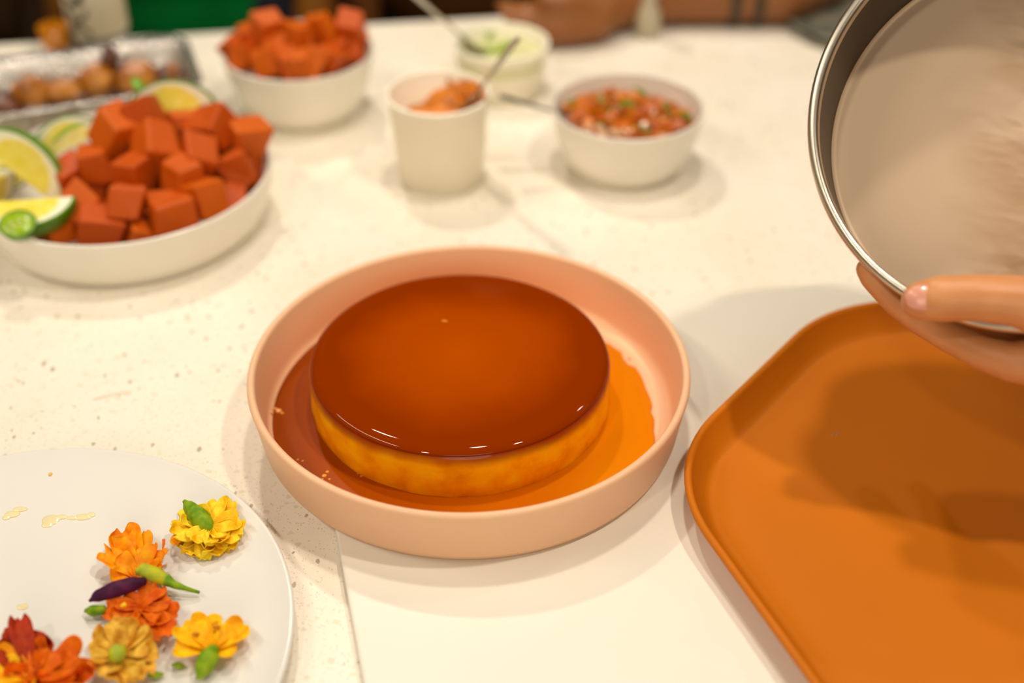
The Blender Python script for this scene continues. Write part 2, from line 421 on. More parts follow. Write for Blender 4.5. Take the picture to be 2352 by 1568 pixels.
FR = .0965
flan_c = Vector((-.0335, .6400, DZ+.0050)); FH = .050-.0132
flan = empty('flan', flan_c, 'round caramel flan with a dark glossy top in the pink dish', 'dessert')
def wob(a, z):
    x, y = math.cos(a), math.sin(a)
    k = 1 if z < FH-.012 else 0.25
    return (noise.noise(Vector((x*3, y*3, z*30)))*.0009 + noise.noise(Vector((x*14, y*14, z*160)))*.0006)*k
side = [(0, 0), (.0945, 0), (.0962, .001)] + [(.0968+.0006*math.sin(i/10*3.1), .002+i*(FH-.012)/12) for i in range(12)]
topa = arc(FR-.0085, FH-.0075, .0088, 0, 84, 12)
topa = [(r, FH-.0075+(z-(FH-.0075))*.85) for r, z in topa]
zc = topa[-1][1]
link('custard', lathe(side[:-1]+topa+[(.06, zc-.0004), (0, zc-.0006)], 220, wob), M_CUSTARD, flan)
cap = [(r+.00035, z+.00025) for r, z in topa[5:]] + [(.080, zc+.0004), (.070, zc+.0006), (.055, zc+.0008), (.035, zc+.0009), (.015, zc+.0009), (0, zc+.0009)]
cap = [(topa[5][0]-.0004, topa[5][1]-.0004)] + cap
def capwob(a, z): return noise.noise(Vector((math.cos(a)*3, math.sin(a)*3, z*30)))*.0002
link('caramel_layer', lathe(cap, 220, capwob), M_CARAMEL, flan)
p = W(1020, 739, .050)
M_CRUMB = simple('custard_crumb', (232, 150, 20), .3, .1, 100)
bm = bmesh.new(); tube(bm, [(p.x-.0022, p.y+.0008, .0506), (p.x, p.y, .0509), (p.x+.0022, p.y-.0002, .0506)], [.0004, .0007, .0008], 8, .5)
tag(link('custard_crumb', bm, M_CRUMB), 'tiny pale custard crumb on the dark top of the flan', 'crumb')

# ================================================================= ORANGE TRAY
TC = Vector((.318, .521, .0083)); TS = .234; TRad = .108
def hex_r(s, rad, n=15):
    """rounded hexagon outline (s = circumradius of the sharp hexagon)"""
    pts = []
    rot0 = R(180-8.5)
    for k in range(6):
        a = rot0-R(60)*k
        v = Vector((math.cos(a), math.sin(a)))
        c = v*(s-rad/math.cos(R(30)))
        for i in range(n+1):
            b = a+R(30)-R(60)*i/n
            pts.append(c+Vector((math.cos(b), math.sin(b)))*rad)
    return pts
def hexloft(levels):
    bm = bmesh.new(); rings = []
    for off, z in levels:
        rad = TRad+off; s = TS+off/math.cos(R(30))
        rings.append([bm.verts.new((p.x, p.y, z)) for p in hex_r(s, max(rad, .01))])
    n = len(rings[0])
    for A, B in zip(rings, rings[1:]):
        for i in range(n): bm.faces.new((A[i], A[(i+1) % n], B[(i+1) % n], B[i]))
    bm.faces.new(rings[0]); bm.faces.new(rings[-1])
    return bm
lv = [(-.022, 0), (-.018, .0006), (-.012, .006), (-.004, .0165)]
lv += [(-.0022+.0024*math.cos(R(a)), .0192+.0026*math.sin(R(a))) for a in (-30, 0, 40, 90, 140, 180)]
lv += [(-.0085, .0125), (-.0125, .0065), (-.015, .0042), (-.0175, .0032), (-.0195, .0036), (-.0205, .0032), (-.030, .0030)]
tray = empty('serving_tray', TC, 'large terracotta orange tray with rounded corners and raised rim, under the hand', 'tray')
link('tray_body', hexloft(lv), M_TRAY, tray)
p = W(1925, 993, .0115)
bm = bmesh.new()
for dx, dy, L in ((0, 0, .006), (-.003, -.001, .004)):
    tube(bm, [(p.x-.0018+dx, p.y-L/2+dy, .0113), (p.x+.0018+dx, p.y+L/2+dy, .0113)], [.0003, .0003], 6, .3)
M_SCUFF = simple('pale_scuff', (190, 130, 90), .4, .1, 90)
tag(link('water_streak', bm, M_SCUFF), 'two tiny pale streaks on the floor of the orange tray', 'streak')

# ================================================================= PLATE bottom left
PC = Vector((-.2725, .4350, .0)); PR = .1560
plate = empty('dinner_plate', PC, 'round white glazed plate scattered with edible flowers in the near left corner', 'plate')
prof = [(0, .0012), (.085, .0012), (.088, 0), (.092, 0), (.095, .002), (.130, .0055), (.150, .0095)] + arc(PR-.0018, .0118, .0018, -60, 140, 6) + \
       [(.140, .0100), (.120, .0068), (.100, .0052), (.08, .0047), (0, .0046)]
link('plate_body', lathe(prof, 144), M_PLATE, plate)
PZ = .0050

# ================================================================= BOWLS AND CUPS
def bowl(name, c, rim, h, base, label, cat, mat=M_WHITE, belly=.6, thick=.0028, group=None):
    e = empty(name, (c[0], c[1], 0.0003), label, cat, group)
    pr = [(0, .001), (base-.006, .001), (base-.004, 0), (base-.001, 0), (base, .002)]
    n = 12
    for i in range(n+1):
        t_ = i/n; r = base+(rim-base)*(t_**belly); pr.append((r, .003+(h-.0045-.003)*t_))
    pr += arc(rim-thick/2, h-thick/2, thick/2, 0, 180, 6)
    for i in range(n, -1, -1):
        t_ = i/n; r = base+(rim-base)*(t_**belly)-thick; pr.append((max(r, .002), .0065+(h-.0045-.0065)*t_))
    pr += [(base*.8, .005), (0, .0045)]
    link(name+'_body', lathe(pr, 96), mat, e); return e
bowl('fruit_bowl', (-.3125, .893), .1172, .045, .104, 'wide shallow white bowl piled with melon cubes and lime wedges', 'bowl', belly=.45, thick=.0032)
bowl('fruit_bowl', (-.1985, 1.093), .070, .061, .047, 'small deep white bowl heaped with melon cubes at the far side of the island', 'bowl', belly=.5)
bowl('salsa_bowl', (.0998, .985), .0660, .057, .047, 'white bowl of chopped tomato salsa with a spoon leaning in it', 'bowl', belly=.5)
def cup(name, c, rim, h, base, label, cat, mat):
    e = empty(name, (c[0], c[1], .0003), label, cat)
    th = .0012
    pr = [(0, .004), (base-.003, .004), (base-.002, 0), (base, 0), (rim-.002, h-.004)] + arc(rim-.0014, h-.002, .0018, -60, 180, 8) + [(base-th, .0055), (0, .005)]
    link(name+'_body', lathe(pr, 80), mat, e); return e
cup('sauce_tub', (-.0618, .963), .0440, .080, .0365, 'cream paper tub of orange sauce between the two white bowls', 'tub', M_CUP)
cup('sauce_tub', (-.0105, 1.1385), .0465, .050, .040, 'pale tub with remains of green sauce by the far hand', 'tub', M_CUP)

# sauce in the cream tub
M_SAUCE = simple('orange_sauce', (206, 118, 6), .3, .3, 90, coat=.3)
M_SAUCE2 = simple('brown_sauce', (168, 74, 4), .3, .3, 60, coat=.3)
bm = bmesh.new(); SEG = 64; NR = 14; rings = []
for j in range(NR+1):
    k = j/NR; ring = []
    for i in range(SEG):
        a = 2*math.pi*i/SEG; x, y = k*math.cos(a), k*math.sin(a)
        up_ = max(0, (x*.8+y*.6)-.1)          # sauce is pushed up towards the spoon side
        z = .052+.028*up_**1.2+noise.noise(Vector((x*4, y*4, 2)))*.0035+noise.noise(Vector((x*11, y*11, 5)))*.0018
        z = min(z, .0775); r = (.0365+(.0440-.0365)*z/.08-.0020)
        ring.append(bm.verts.new((r*x, r*y, z)))
    rings.append(ring)
for A, B in zip(rings, rings[1:]):
    for i in range(SEG): bm.faces.new((A[i], A[(i+1) % SEG], B[(i+1) % SEG], B[i]))
bot = [bm.verts.new((v.co.x*.95, v.co.y*.95, .03)) for v in rings[-1]]
for i in range(SEG): bm.faces.new((rings[-1][i], rings[-1][(i+1) % SEG], bot[(i+1) % SEG], bot[i]))
bmesh.ops.remove_doubles(bm, verts=bm.verts, dist=1e-6)
bmesh.ops.contextual_create(bm, geom=bot)
s = link('orange_sauce', bm, M_SAUCE, None, True, (-.0618, .963, .0003)); tag(s, 'thick orange brown sauce smeared up one side of the cream tub', 'sauce', kind='stuff')
bm = bmesh.new()
for (px, py, z, rr_) in [(1038, 196, .077, 3.5), (1050, 206, .076, 3.2), (1068, 193, .077, 3), (1076, 208, .075, 3), (1030, 186, .079, 2), (1095, 230, .072, 4), (1085, 222, .074, 3.5), (1060, 215, .072, 4)]:
    p = W(px, py, z); v = Vector((p.x+.0618, p.y-.963)); lim = .0405
    if v.length > lim: v = v.normalized()*lim
    bmesh.ops.create_icosphere(bm, subdivisions=2, radius=rr_*.001, matrix=Matrix.Translation((v.x-.0618, v.y+.963, z)))
tag(link('sauce_smear', bm, M_SAUCE), 'orange sauce smears clinging inside the back rim of the cream tub', 'sauce', kind='stuff')

# green sauce tub
M_PALEGREEN = simple('pale_green_sauce', (214, 212, 158), .4, .06, 60)
M_GREENS = simple('green_sauce', (146, 172, 6), .35, .25, 90)
bm = lathe([(0, .030), (.0432, .030), (.0440, .0372), (.03, .0380), (0, .0382)], 48, lambda a, z: noise.noise(Vector((math.cos(a)*2, math.sin(a)*2, z*50)))*.0008)
tag(link('creamy_sauce', bm, M_PALEGREEN, None, True, (-.0105, 1.1385, .0)), 'pale cream sauce in the tub by the far hand', 'sauce', kind='stuff')
bm = bmesh.new()
pts = [W(px, py, .040) for px, py in ((1064, 98), (1080, 106), (1100, 112), (1125, 115), (1150, 113), (1168, 104), (1170, 94))]
tube(bm, pts, [.002, .004, .005, .005, .006, .006, .003], 10, .5)
pts = [W(px, py, .040) for px, py in ((1122, 88), (1126, 76), (1140, 70), (1150, 72))]
tube(bm, pts, [.003, .0045, .004, .002], 8, .5)
tag(link('green_sauce', bm, M_GREENS), 'streak of bright green sauce on the pale sauce of the far tub', 'sauce', kind='stuff')

# salsa: mound with chopped tomato, onion and herbs
M_TOM = simple('chopped_tomato', (190, 92, 2), .4, .25, 120, coat=.3)
M_TOM2 = simple('tomato_bright', (216, 124, 10), .4, .2, 120, coat=.3)
M_ONION = simple('chopped_onion', (226, 190, 150), .3, .08, 90, coat=.2)
M_HERB = simple('coriander_leaf', (92, 128, 18), .5, .2, 90)
SC = Vector((.0998, .985, .0003))
def salsa_h(x, y):
    q = (x*x+y*y)/(.058**2)
    return .041+.010*max(0, 1-q)+.010*max(0, (-x*.55+y*.35)/.058)*(1-q*.6)-.004*max(0, (x*.3+y)/.058)
bm = bmesh.new(); rings = []
for j in range(11):
    ring = []
    for i in range(48):
        a = 2*math.pi*i/48; r = .0585*j/10; x, y = r*math.cos(a), r*math.sin(a)
        ring.append(bm.verts.new((x, y, salsa_h(x, y)-.003+noise.noise(Vector((x*90, y*90, 0)))*.003)))
    rings.append(ring)
for A, B in zip(rings, rings[1:]):
    for i in range(48): bm.faces.new((A[i], A[(i+1) % 48], B[(i+1) % 48], B[i]))
bmesh.ops.remove_doubles(bm, verts=bm.verts, dist=1e-6)
for f in bm.faces: f.material_index = 4
rnd = random.Random(5)
for k in range(300):
    a = rnd.uniform(0, 2*math.pi); r = .056*math.sqrt(rnd.random()); x, y = r*math.cos(a), r*math.sin(a)
    sz = rnd.uniform(.0045, .009); u = rnd.random()
    front = y < -.01 and abs(x+.005) < .035
    mi = 0 if u < .50 else 1 if u < .70 else 2 if u < (.93 if front else .80) else 3
    if mi == 3: dims = (sz*1.3, sz*.9, sz*.2)
    elif mi == 2: dims = (sz, sz, sz*.5)
    else: dims = (sz, sz*rnd.uniform(.8, 1.1), sz*rnd.uniform(.7, 1))
    rot = Matrix.Rotation(rnd.uniform(0, 3), 3, 'Z') @ Matrix.Rotation(rnd.uniform(-.7, .7), 3, 'X') @ Matrix.Rotation(rnd.uniform(-.7, .7), 3, 'Y')
    res = box(bm, (x, y, salsa_h(x, y)+rnd.uniform(-.001, .002)), dims, rot)
    for v in res['verts']:
        for f in v.link_faces: f.material_index = mi
sal = link('tomato_salsa', bm, [M_TOM, M_TOM2, M_ONION, M_HERB, M_SAUCE2], None, False, SC)
tag(sal, 'chunky salsa of chopped tomato, onion and green herbs in the white bowl', 'salsa', kind='stuff')
def leaf(name, px0, px1, z0, z1, wpx, mat, label, cat='leaf', curl=.0):
    a = W(px0[0], px0[1], z0); b = W(px1[0], px1[1], z1); wd = wpx*(a-cam.location).length/F_PX/2
    bm = bmesh.new(); d = (b-a); sd = d.cross(Vector((0, 0, 1))).normalized(); nrows = 10; rows = []
    for i in range(nrows+1):
        t_ = i/nrows; wv = wd*math.sin(math.pi*min(1, t_*.93+.05))**.8
        c = a+d*t_+Vector((0, 0, curl*math.sin(math.pi*t_)))
        rows.append([bm.verts.new(c-sd*wv+Vector((0, 0, wv*.35))), bm.verts.new(c), bm.verts.new(c+sd*wv+Vector((0, 0, wv*.35)))])
    for A, B in zip(rows, rows[1:]):
        for k in range(2): bm.faces.new((A[k], A[k+1], B[k+1], B[k]))
    o = link(name, bm, mat); m = o.modifiers.new('t', 'SOLIDIFY'); m.thickness = .0006; m.offset = 0
    return tag(o, label, cat)
for nm, a, b, z, w_, lb in [(0, (1455, 200), (1485, 222), .066, 14, 'small green herb leaf at the peak of the salsa'),
                            (1, (1522, 233), (1540, 258), .056, 10, 'small green herb leaf on the far right slope of the salsa'),
                            (2, (1560, 255), (1590, 278), .051, 14, 'green herb leaf at the right end of the salsa'),
                            (3, (1422, 245), (1448, 230), .060, 16, 'dark green herb leaf in the middle of the salsa')]:
    leaf('herb_leaf', a, b, z, z, w_, M_HERB, lb)

# ================================================================= SPOONS
def spoon(name, p_end, p_bowl, label, wid=.0042, bowl_len=.045, bowl_w=.015, thick=.001):
    """handle end -> bowl tip, broad rounded handle end narrowing to the neck"""
    p0, p1 = Vector(p_end), Vector(p_bowl); d = p1-p0; L = d.length; dn = d/L
    side = dn.cross(Vector((0, 0, 1))).normalized(); upv = side.cross(dn).normalized()
    e = empty(name, p_bowl, label, 'spoon')
    hl = 1-bowl_len/L
    def strip(ts, wf, zf, nm):
        bm = bmesh.new(); rows = []
        for t_ in ts:
            c = p0+d*t_-Vector(p_bowl); wv = wf(t_); row = []
            for k in range(-4, 5):
                u = k/4; row.append(bm.verts.new(c+side*wv*u+upv*zf(t_, u)))
            rows.append(row)
        for A, B in zip(rows, rows[1:]):
            for k in range(8): bm.faces.new((A[k], A[k+1], B[k+1], B[k]))
        o = link(nm, bm, M_STEEL, e); m = o.modifiers.new('t', 'SOLIDIFY'); m.thickness = thick*1.6; m.offset = 0
        m = o.modifiers.new('s', 'SUBSURF'); m.levels = 1; m.render_levels = 1
    strip([i/24*hl for i in range(25)], lambda t_: wid*(1.0*math.sin(min(1, t_/hl/.06)*math.pi/2)**.6*(1-.62*min(1, t_/hl/.75))+.02), lambda t_, u: .0007*(1-u*u), 'handle')
    strip([hl-.004+(1.0-hl+.004)*i/16 for i in range(17)], lambda t_: max(.0016, bowl_w*math.sin(math.pi*min(.985, max(.04, (t_-hl)/(1-hl))))**.65), lambda t_, u: -.005*(1-u*u)*math.sin(math.pi*max(0, min(1, (t_-hl)/(1-hl)))), 'spoon_bowl')
    return e
spoon('spoon', W(1190, 86, .145), W(1062, 262, .052), 'steel spoon standing in the cream tub of orange sauce', wid=.0062, bowl_len=.035, bowl_w=.012)
spoon('spoon', W(1145, 221, .070), W(1375, 285, .044), 'steel spoon lying across the left rim of the salsa bowl', wid=.0050, bowl_len=.035, bowl_w=.013)
spoon('spoon', W(935, -25, .135), W(1105, 122, .032), 'steel spoon leaning into the far tub of green sauce', wid=.0055, bowl_len=.035, bowl_w=.013)

# ================================================================= MELON CUBES
def melon_mesh(i, size):
    rnd = random.Random(100+i); bm = bmesh.new()
    bmesh.ops.create_cube(bm, size=1)
    sx, sy, sz = [size*rnd.uniform(.85, 1.12) for _ in range(3)]
    for v in bm.verts:
        v.co = Vector((v.co.x*sx, v.co.y*sy, v.co.z*sz))+Vector([rnd.uniform(-1, 1)*size*.13 for _ in range(3)])
    bmesh.ops.bevel(bm, geom=bm.edges[:], offset=size*.09, segments=3, profile=.5, affect='EDGES')
    me = bpy.data.meshes.new('melon_cube'); bmesh.ops.recalc_face_normals(bm, faces=bm.faces); bm.to_mesh(me); bm.free()
    me.materials.append(M_MELON)
    for p in me.polygons: p.use_smooth = False
    return me
MM = [melon_mesh(i, .0245) for i in range(12)]
MS = [melon_mesh(30+i, .0185) for i in range(8)]
def cube(me, c, seed, label, group, sc=1.0, rz=None, tilt=.5):
    rnd = random.Random(seed)
    o = bpy.data.objects.new('melon_cube', me); COL.objects.link(o); o.location = c; o.scale = (sc,)*3
    o.rotation_euler = (rnd.uniform(-tilt, tilt), rnd.uniform(-tilt, tilt), rnd.uniform(0, 1.57) if rz is None else R(rz))
    return tag(o, label, 'melon', group)
G1 = 'melon cubes in the wide shallow bowl'
big = [  # px, py, z, scale, rotz, label
    (258, 300, .080, 1.25, 55, 'large melon cube at the upper left of the pile beside a lime wedge'),
    (332, 268, .086, 1.12, 80, 'melon cube at the very top of the pile in the wide bowl'),
    (354, 336, .074, 1.30, 35, 'large melon cube in the upper middle of the pile, below the topmost one'),
    (430, 292, .070, .95, 20, 'dark red melon cube just before the pale lime wedge at the back'),
    (487, 290, .074, 1.10, 65, 'melon cube rising at the back right of the pile'),
    (562, 318, .062, 1.10, 35, 'bright orange melon cube against the far right rim of the wide bowl'),
    (455, 358, .066, 1.12, 25, 'pale sided melon cube right of the middle of the pile'),
    (548, 388, .050, 1.10, 15, 'melon cube in deep shade near the right rim of the wide bowl'),
    (598, 392, .036, .9, 60, 'melon cube half hidden against the right wall of the wide bowl'),
    (224, 378, .058, 1.0, 10, 'melon cube left of the middle, just right of the dark brownish cube'),
    (157, 407, .048, 1.0, 48, 'dark brownish melon cube nearest the upright lime wedge'),
    (312, 398, .060, 1.12, 65, 'wedge shaped melon cube in the centre of the pile'),
    (415, 412, .058, 1.15, 50, 'upper half of the long slanting pair of melon cubes right of centre'),
    (468, 458, .046, 1.15, 50, 'lower of the slanting pair of melon cubes, touching the right front rim'),
    (290, 462, .052, 1.28, 5, 'big blocky melon cube at the front middle of the pile'),
    (190, 470, .044, 1.05, 40, 'melon cube above the gap between the two front rim cubes'),
    (396, 490, .044, 1.18, 25, 'bright melon cube with a broad flat top near the front right rim'),
    (226, 526, .034, 1.18, 12, 'melon cube at the front rim, second from the green calamansi half'),
    (122, 522, .034, 1.05, 50, 'melon cube with a pale streak beside the green calamansi half'),
    (325, 545, .028, .95, 30, 'mostly hidden melon cube low against the front rim'),
    (535, 468, .032, .95, 5, 'low melon cube against the right front wall of the bowl'),
    (218, 438, .036, .8, 20, 'small shaded melon cube deep between three larger cubes on the left'),
]
for i, (px, py, z, sc, rz, lb) in enumerate(big):
    c = W(px, py, z); v = Vector((c.x+.3125, c.y-.893)); lim = .096 if z < .05 else .106
    if v.length > lim: v = v.normalized()*lim; c.x, c.y = v.x-.3125, v.y+.893
    cube(MM[i % 12], c, i, lb, G1, sc, rz, .6)
under = [(330, 330, .045), (400, 350, .040), (450, 300, .045), (520, 345, .035), (275, 350, .040), (360, 440, .032), (480, 412, .032), (420, 460, .026), (250, 410, .034), (300, 300, .05),
         (260, 500, .022), (170, 440, .026), (375, 290, .05), (510, 300, .04), (345, 500, .022), (560, 350, .03), (580, 430, .022), (160, 490, .022), (430, 390, .03), (300, 440, .03)]
for i, (px, py, z) in enumerate(under):
    c = W(px, py, z)
    v = Vector((c.x+.3125, c.y-.893)); 
    if v.length > .088: v = v.normalized()*.088
    cube(MM[(i*5+3) % 12], (v.x-.3125, v.y+.893, z), 50+i, 'melon cube buried in the shaded gaps low in the wide bowl', 'buried melon cubes in the wide bowl', .95, None, .3)

G2 = 'melon cubes in the small deep bowl'
small = [(545, 112), (572, 92), (610, 66), (600, 108), (650, 92), (690, 82), (738, 64), (700, 112), (745, 100), (803, 58), (790, 96), (832, 100), (562, 132), (615, 140), (665, 150), (718, 150), (765, 142), (812, 126), (640, 122), (690, 158), (768, 118), (590, 78)]
lab2 = {2: 'melon cube forming the left peak of the heap in the small deep bowl', 6: 'melon cube forming the middle peak of the heap in the small deep bowl',
        9: 'melon cube forming the right peak of the heap in the small deep bowl', 0: 'leftmost melon cube in the small deep bowl', 11: 'rightmost melon cube in the small deep bowl',
        19: 'melon cube at the middle of the front rim of the small deep bowl'}
for i, (px, py) in enumerate(small):
    z = .060+.022*max(0, 1-((px-683)/170)**2)*(1 if py < 90 else .45)
    if i in (2, 6, 9): z = .088
    c = W(px, py, z); v = Vector((c.x+.1985, c.y-1.093))
    if v.length > .054: v = v.normalized()*.054
    cube(MS[i % 8], (v.x-.1985, v.y+1.093, z), 200+i, lab2.get(i, 'melon cube packed in the body of the heap in the small deep bowl'), G2, 1.25, None, .5)
for i in range(10):
    a = i*2.4; r = .038*math.sqrt((i+.5)/10)
    cube(MS[(i*3) % 8], (-.1985+r*math.cos(a), 1.093+r*math.sin(a), .04), 300+i, 'melon cube buried under the heap in the small deep bowl', 'buried melon cubes in the small bowl', 1.25, None, .5)

# ================================================================= LIMES
def lime_wedge(c, span, rot, label, sc=1.0):
    """wedge of a lime: centre axis along local x, cut faces meet at the axis"""
    e = empty('lime_wedge', c, label, 'lime'); e.rotation_euler = rot; e.scale = (sc,)*3
    RR = .0235
    def shell(r0, r1, nm, mat, solid):
        bm = bmesh.new(); NA, NB = 14, 16; g = {}
        for (r, tagr) in ((r1, 1),)+(((r0, 0),) if not solid else ()):
            for i in range(NA+1):
                for j in range(NB+1):
                    a = -span/2+span*i/NA; b = -math.pi/2+math.pi*j/NB
                    k = 1.25 if True else 1
                    g[(tagr, i, j)] = bm.verts.new((k*r*math.sin(b), r*math.cos(b)*math.sin(a), -r*math.cos(b)*math.cos(a)))
        for i in range(NA):
            for j in range(NB):
                bm.faces.new((g[1, i, j], g[1, i+1, j], g[1, i+1, j+1], g[1, i, j+1]))
                if not solid: bm.faces.new((g[0, i, j], g[0, i, j+1], g[0, i+1, j+1], g[0, i+1, j]))
        if solid:
            ax = [bm.verts.new((1.25*r1*math.sin(-math.pi/2+math.pi*j/NB), 0, 0)) for j in range(NB+1)]
            mid = {}
            for i in (0, NA):
                mm = []
                for j in range(NB+1):
                    mm.append(bm.verts.new((g[1, i, j].co+ax[j].co)/2-(g[1, i, j].co-ax[j].co).cross(Vector((1, 0, 0)))*(.06 if i == 0 else -.06)))
                for j in range(NB):
                    bm.faces.new((g[1, i, j], g[1, i, j+1], mm[j+1], mm[j])); bm.faces.new((mm[j], mm[j+1], ax[j+1], ax[j]))
        else:
            for i in (0, NA):
                for j in range(NB): bm.faces.new((g[1, i, j], g[1, i, j+1], g[0, i, j+1], g[0, i, j]))
        bmesh.ops.remove_doubles(bm, verts=bm.verts, dist=1e-5)
        o = link(nm, bm, mat, e); autosmooth(o, 50)
    shell(RR-.0014, RR, 'rind', M_RIND, False); shell(0, RR-.0012, 'pulp', M_PULP, True)
    return e
def rot_to(ax_dir, out_dir):
    """orientation: local x -> ax_dir, local -z (rind middle) -> out_dir"""
    x = Vector(ax_dir).normalized(); z = -Vector(out_dir); z = (z-x*z.dot(x)).normalized(); y = z.cross(x)
    return Matrix((x, y, z)).transposed().to_euler()
lime_wedge(W(34, 398, .058), R(90), rot_to((-.75, .2, .6), (.47, .72, .36)), 'upright lime wedge showing yellow pulp, left of the dark melon cube', 1.4)
lime_wedge(W(62, 458, .058), R(105), rot_to((1, .05, .05), (.1, -.40, -.95)), 'lime wedge with a green skin edge just above the calamansi half', 1.25)
lime_wedge(W(162, 338, .060), R(85), rot_to((.80, .45, .25), (-.1, .85, .5)), 'lime wedge lying behind the others with a thin green rim', 1.05)
lime_wedge(W(398, 272, .070), R(95), rot_to((1, 0, .05), (0, .92, .38)), 'pale lime wedge at the back of the bowl behind the melon pile', 1.35)
lime_wedge(W(-25, 430, .046), R(90), rot_to((.3, .9, 0), (-.7, -.2, -.6)), 'yellow lime wedge cut off by the left edge of the picture', 1.1)
lime_wedge(W(8, 375, .048), R(85), rot_to((.6, .7, .2), (-.3, .3, -.9)), 'small pale lime wedge behind the upright one', 1.0)
# calamansi half
c = W(40, 514, .055)
e = empty('calamansi_half', c, 'bright green calamansi half with pale seeds at the front left rim', 'lime'); e.rotation_euler = (R(18), R(4), 0)
bm = lathe([(0, -.011), (.006, -.0105), (.011, -.007), (.0135, -.001), (.0137, .0005), (.0125, .0010), (.012, .0004)], 40)
link('rind', bm, M_RIND, e)
link('pulp', lathe([(0, .0010), (.006, .0012), (.0118, .0008), (.0124, -.001), (0, -.002)], 40), M_LIMEIN, e)
for sx, sy in ((-.004, -.001), (.001, .002), (.004, -.002), (-.001, -.004)):
    bm = bmesh.new(); bmesh.ops.create_icosphere(bm, subdivisions=2, radius=.0013, matrix=Matrix.Translation((sx, sy, .0014)) @ Matrix.Diagonal((1.2, .8, .5, 1)))
    link('seed', bm, M_SEED, e)
M_LEAF = simple('lime_leaf', (108, 158, 14), .4, .15, 60)
leaf('green_strip', (118, 330), (203, 284), .068, .078, 16, M_LEAF, 'long narrow green peel strip above the limes in the wide bowl', 'peel', .003)
leaf('green_strip', (304, 180), (334, 226), .092, .082, 24, M_LEAF, 'short green peel tip standing before the foil pan', 'peel', .002)

# ================================================================= FOIL PAN WITH GRILLED CHICKEN
FA = W(452, 196, .046); ang = R(20)
ux = Vector((math.cos(ang), math.sin(ang), 0)); uy = Vector((-math.sin(ang), math.cos(ang), 0))
FL, FD, FHt = .30, .118, .046
fo = FA - ux*FL/2 + uy*FD/2; fo.z = 0.0004
pan_e = empty('foil_pan', fo, 'crinkled aluminium foil pan of grilled chicken behind the wide bowl', 'pan', rotz=ang)
def rrect(L, Dp, r, n=7, rib=0.0, per=None):
    pts = []
    for cx, cy, a0 in ((L/2-r, Dp/2-r, 0), (-L/2+r, Dp/2-r, 90), (-L/2+r, -Dp/2+r, 180), (L/2-r, -Dp/2+r, 270)):
        for i in range(n+1): a = R(a0+90*i/n); pts.append(Vector((cx+r*math.cos(a), cy+r*math.sin(a), 0)))
    # resample
    tot = []; P2 = pts+[pts[0]]
    per = per or 300; seglen = [(P2[i+1]-P2[i]).length for i in range(len(pts))]; total = sum(seglen)
    outp = []; i = 0; acc = 0
    for k in range(per):
        s_ = total*k/per
        while acc+seglen[i] < s_ and i < len(seglen)-1: acc += seglen[i]; i += 1
        f = (s_-acc)/max(seglen[i], 1e-9); p = P2[i].lerp(P2[i+1], f); tg = (P2[i+1]-P2[i]).normalized(); nrm = Vector((tg.y, -tg.x, 0))
        outp.append(p+nrm*rib*math.sin(2*math.pi*k/per*72))
    return outp
bm = bmesh.new(); rings = []
for (ins, z, rib) in ((.022, .001, 0), (.020, .003, .0006), (.012, .022, .0014), (.004, .040, .0012), (.001, .0435, .0002), (-.003, .045, 0), (-.006, .0435, 0), (-.0075, .0455, 0), (-.005, .0475, 0), (-.002, .0465, 0)):
    rings.append([bm.verts.new(Vector((p.x, p.y, z+noise.noise(p*60)*.0014*(z > .03)))) for p in rrect(FL-2*ins, FD-2*ins, .022, 7, rib)])
for A, B in zip(rings, rings[1:]):
    n = len(A)
    for i in range(n): bm.faces.new((A[i], A[(i+1) % n], B[(i+1) % n], B[i]))
bm.faces.new(rings[0])
link('foil_body', bm, M_FOIL, pan_e)
t = NT('grilled_chicken_skin'); co = t.coord(); n1 = t.noise(co, 30, 4, .6)
t.base(t.ramp(n1, [(.32, lin((70, 34, 4))), (.45, lin((170, 98, 8))), (.65, lin((206, 136, 34)))])); t.set(rough=.35, coat=.3, coatr=.2); t.bump(n1, .6, .004); M_CHIX = t.m
t = NT('charred_chicken_skin'); co = t.coord(); n1 = t.noise(co, 26, 4, .6)
t.base(t.ramp(n1, [(.35, lin((44, 22, 6))), (.7, lin((120, 58, 12)))])); t.set(rough=.4, coat=.3, coatr=.2); t.bump(n1, .6, .004); M_CHAR = t.m
def chicken(px, py, z, rad, rz, mat, label, seed):
    rnd = random.Random(seed); bm = bmesh.new(); bmesh.ops.create_icosphere(bm, subdivisions=4, radius=1)
    for v in bm.verts:
        k = 1+.28*noise.noise(v.co*1.3+Vector((seed*3.1, 0, 0)))+.10*noise.noise(v.co*4+Vector((seed, 0, 0)))
        k *= 1-.25*max(0, v.co.x)**2
        v.co = Vector((v.co.x*rad[0]*k, v.co.y*rad[1]*k, v.co.z*rad[2]*k))*.86
    o = link('chicken_piece', bm, mat, None, True, W(px, py, z)); o.rotation_euler = (rnd.uniform(-.3, .3), rnd.uniform(-.3, .3), R(rz))
    return tag(o, label, 'chicken', 'grilled chicken pieces in the foil pan')
chicken(10, 240, .022, (.026, .018, .012), 10, M_CHAR, 'reddish brown chicken piece at the left edge of the foil pan', 1)
chicken(78, 208, .026, (.024, .017, .016), 60, M_CHIX, 'orange chicken piece with a charred left side in the foil pan', 2)
chicken(150, 205, .024, (.022, .016, .012), 20, M_CHIX, 'pale golden chicken piece in the middle left of the foil pan', 3)
chicken(222, 182, .028, (.024, .017, .016), 30, M_CHIX, 'golden brown chicken piece under the dark standing one', 4)
chicken(254, 140, .036, (.011, .012, .018), 0, M_CHAR, 'dark charred piece standing up highest in the foil pan', 5)
chicken(320, 178, .026, (.026, .018, .015), 15, M_CHIX, 'light orange chicken piece behind the pale lime', 6)
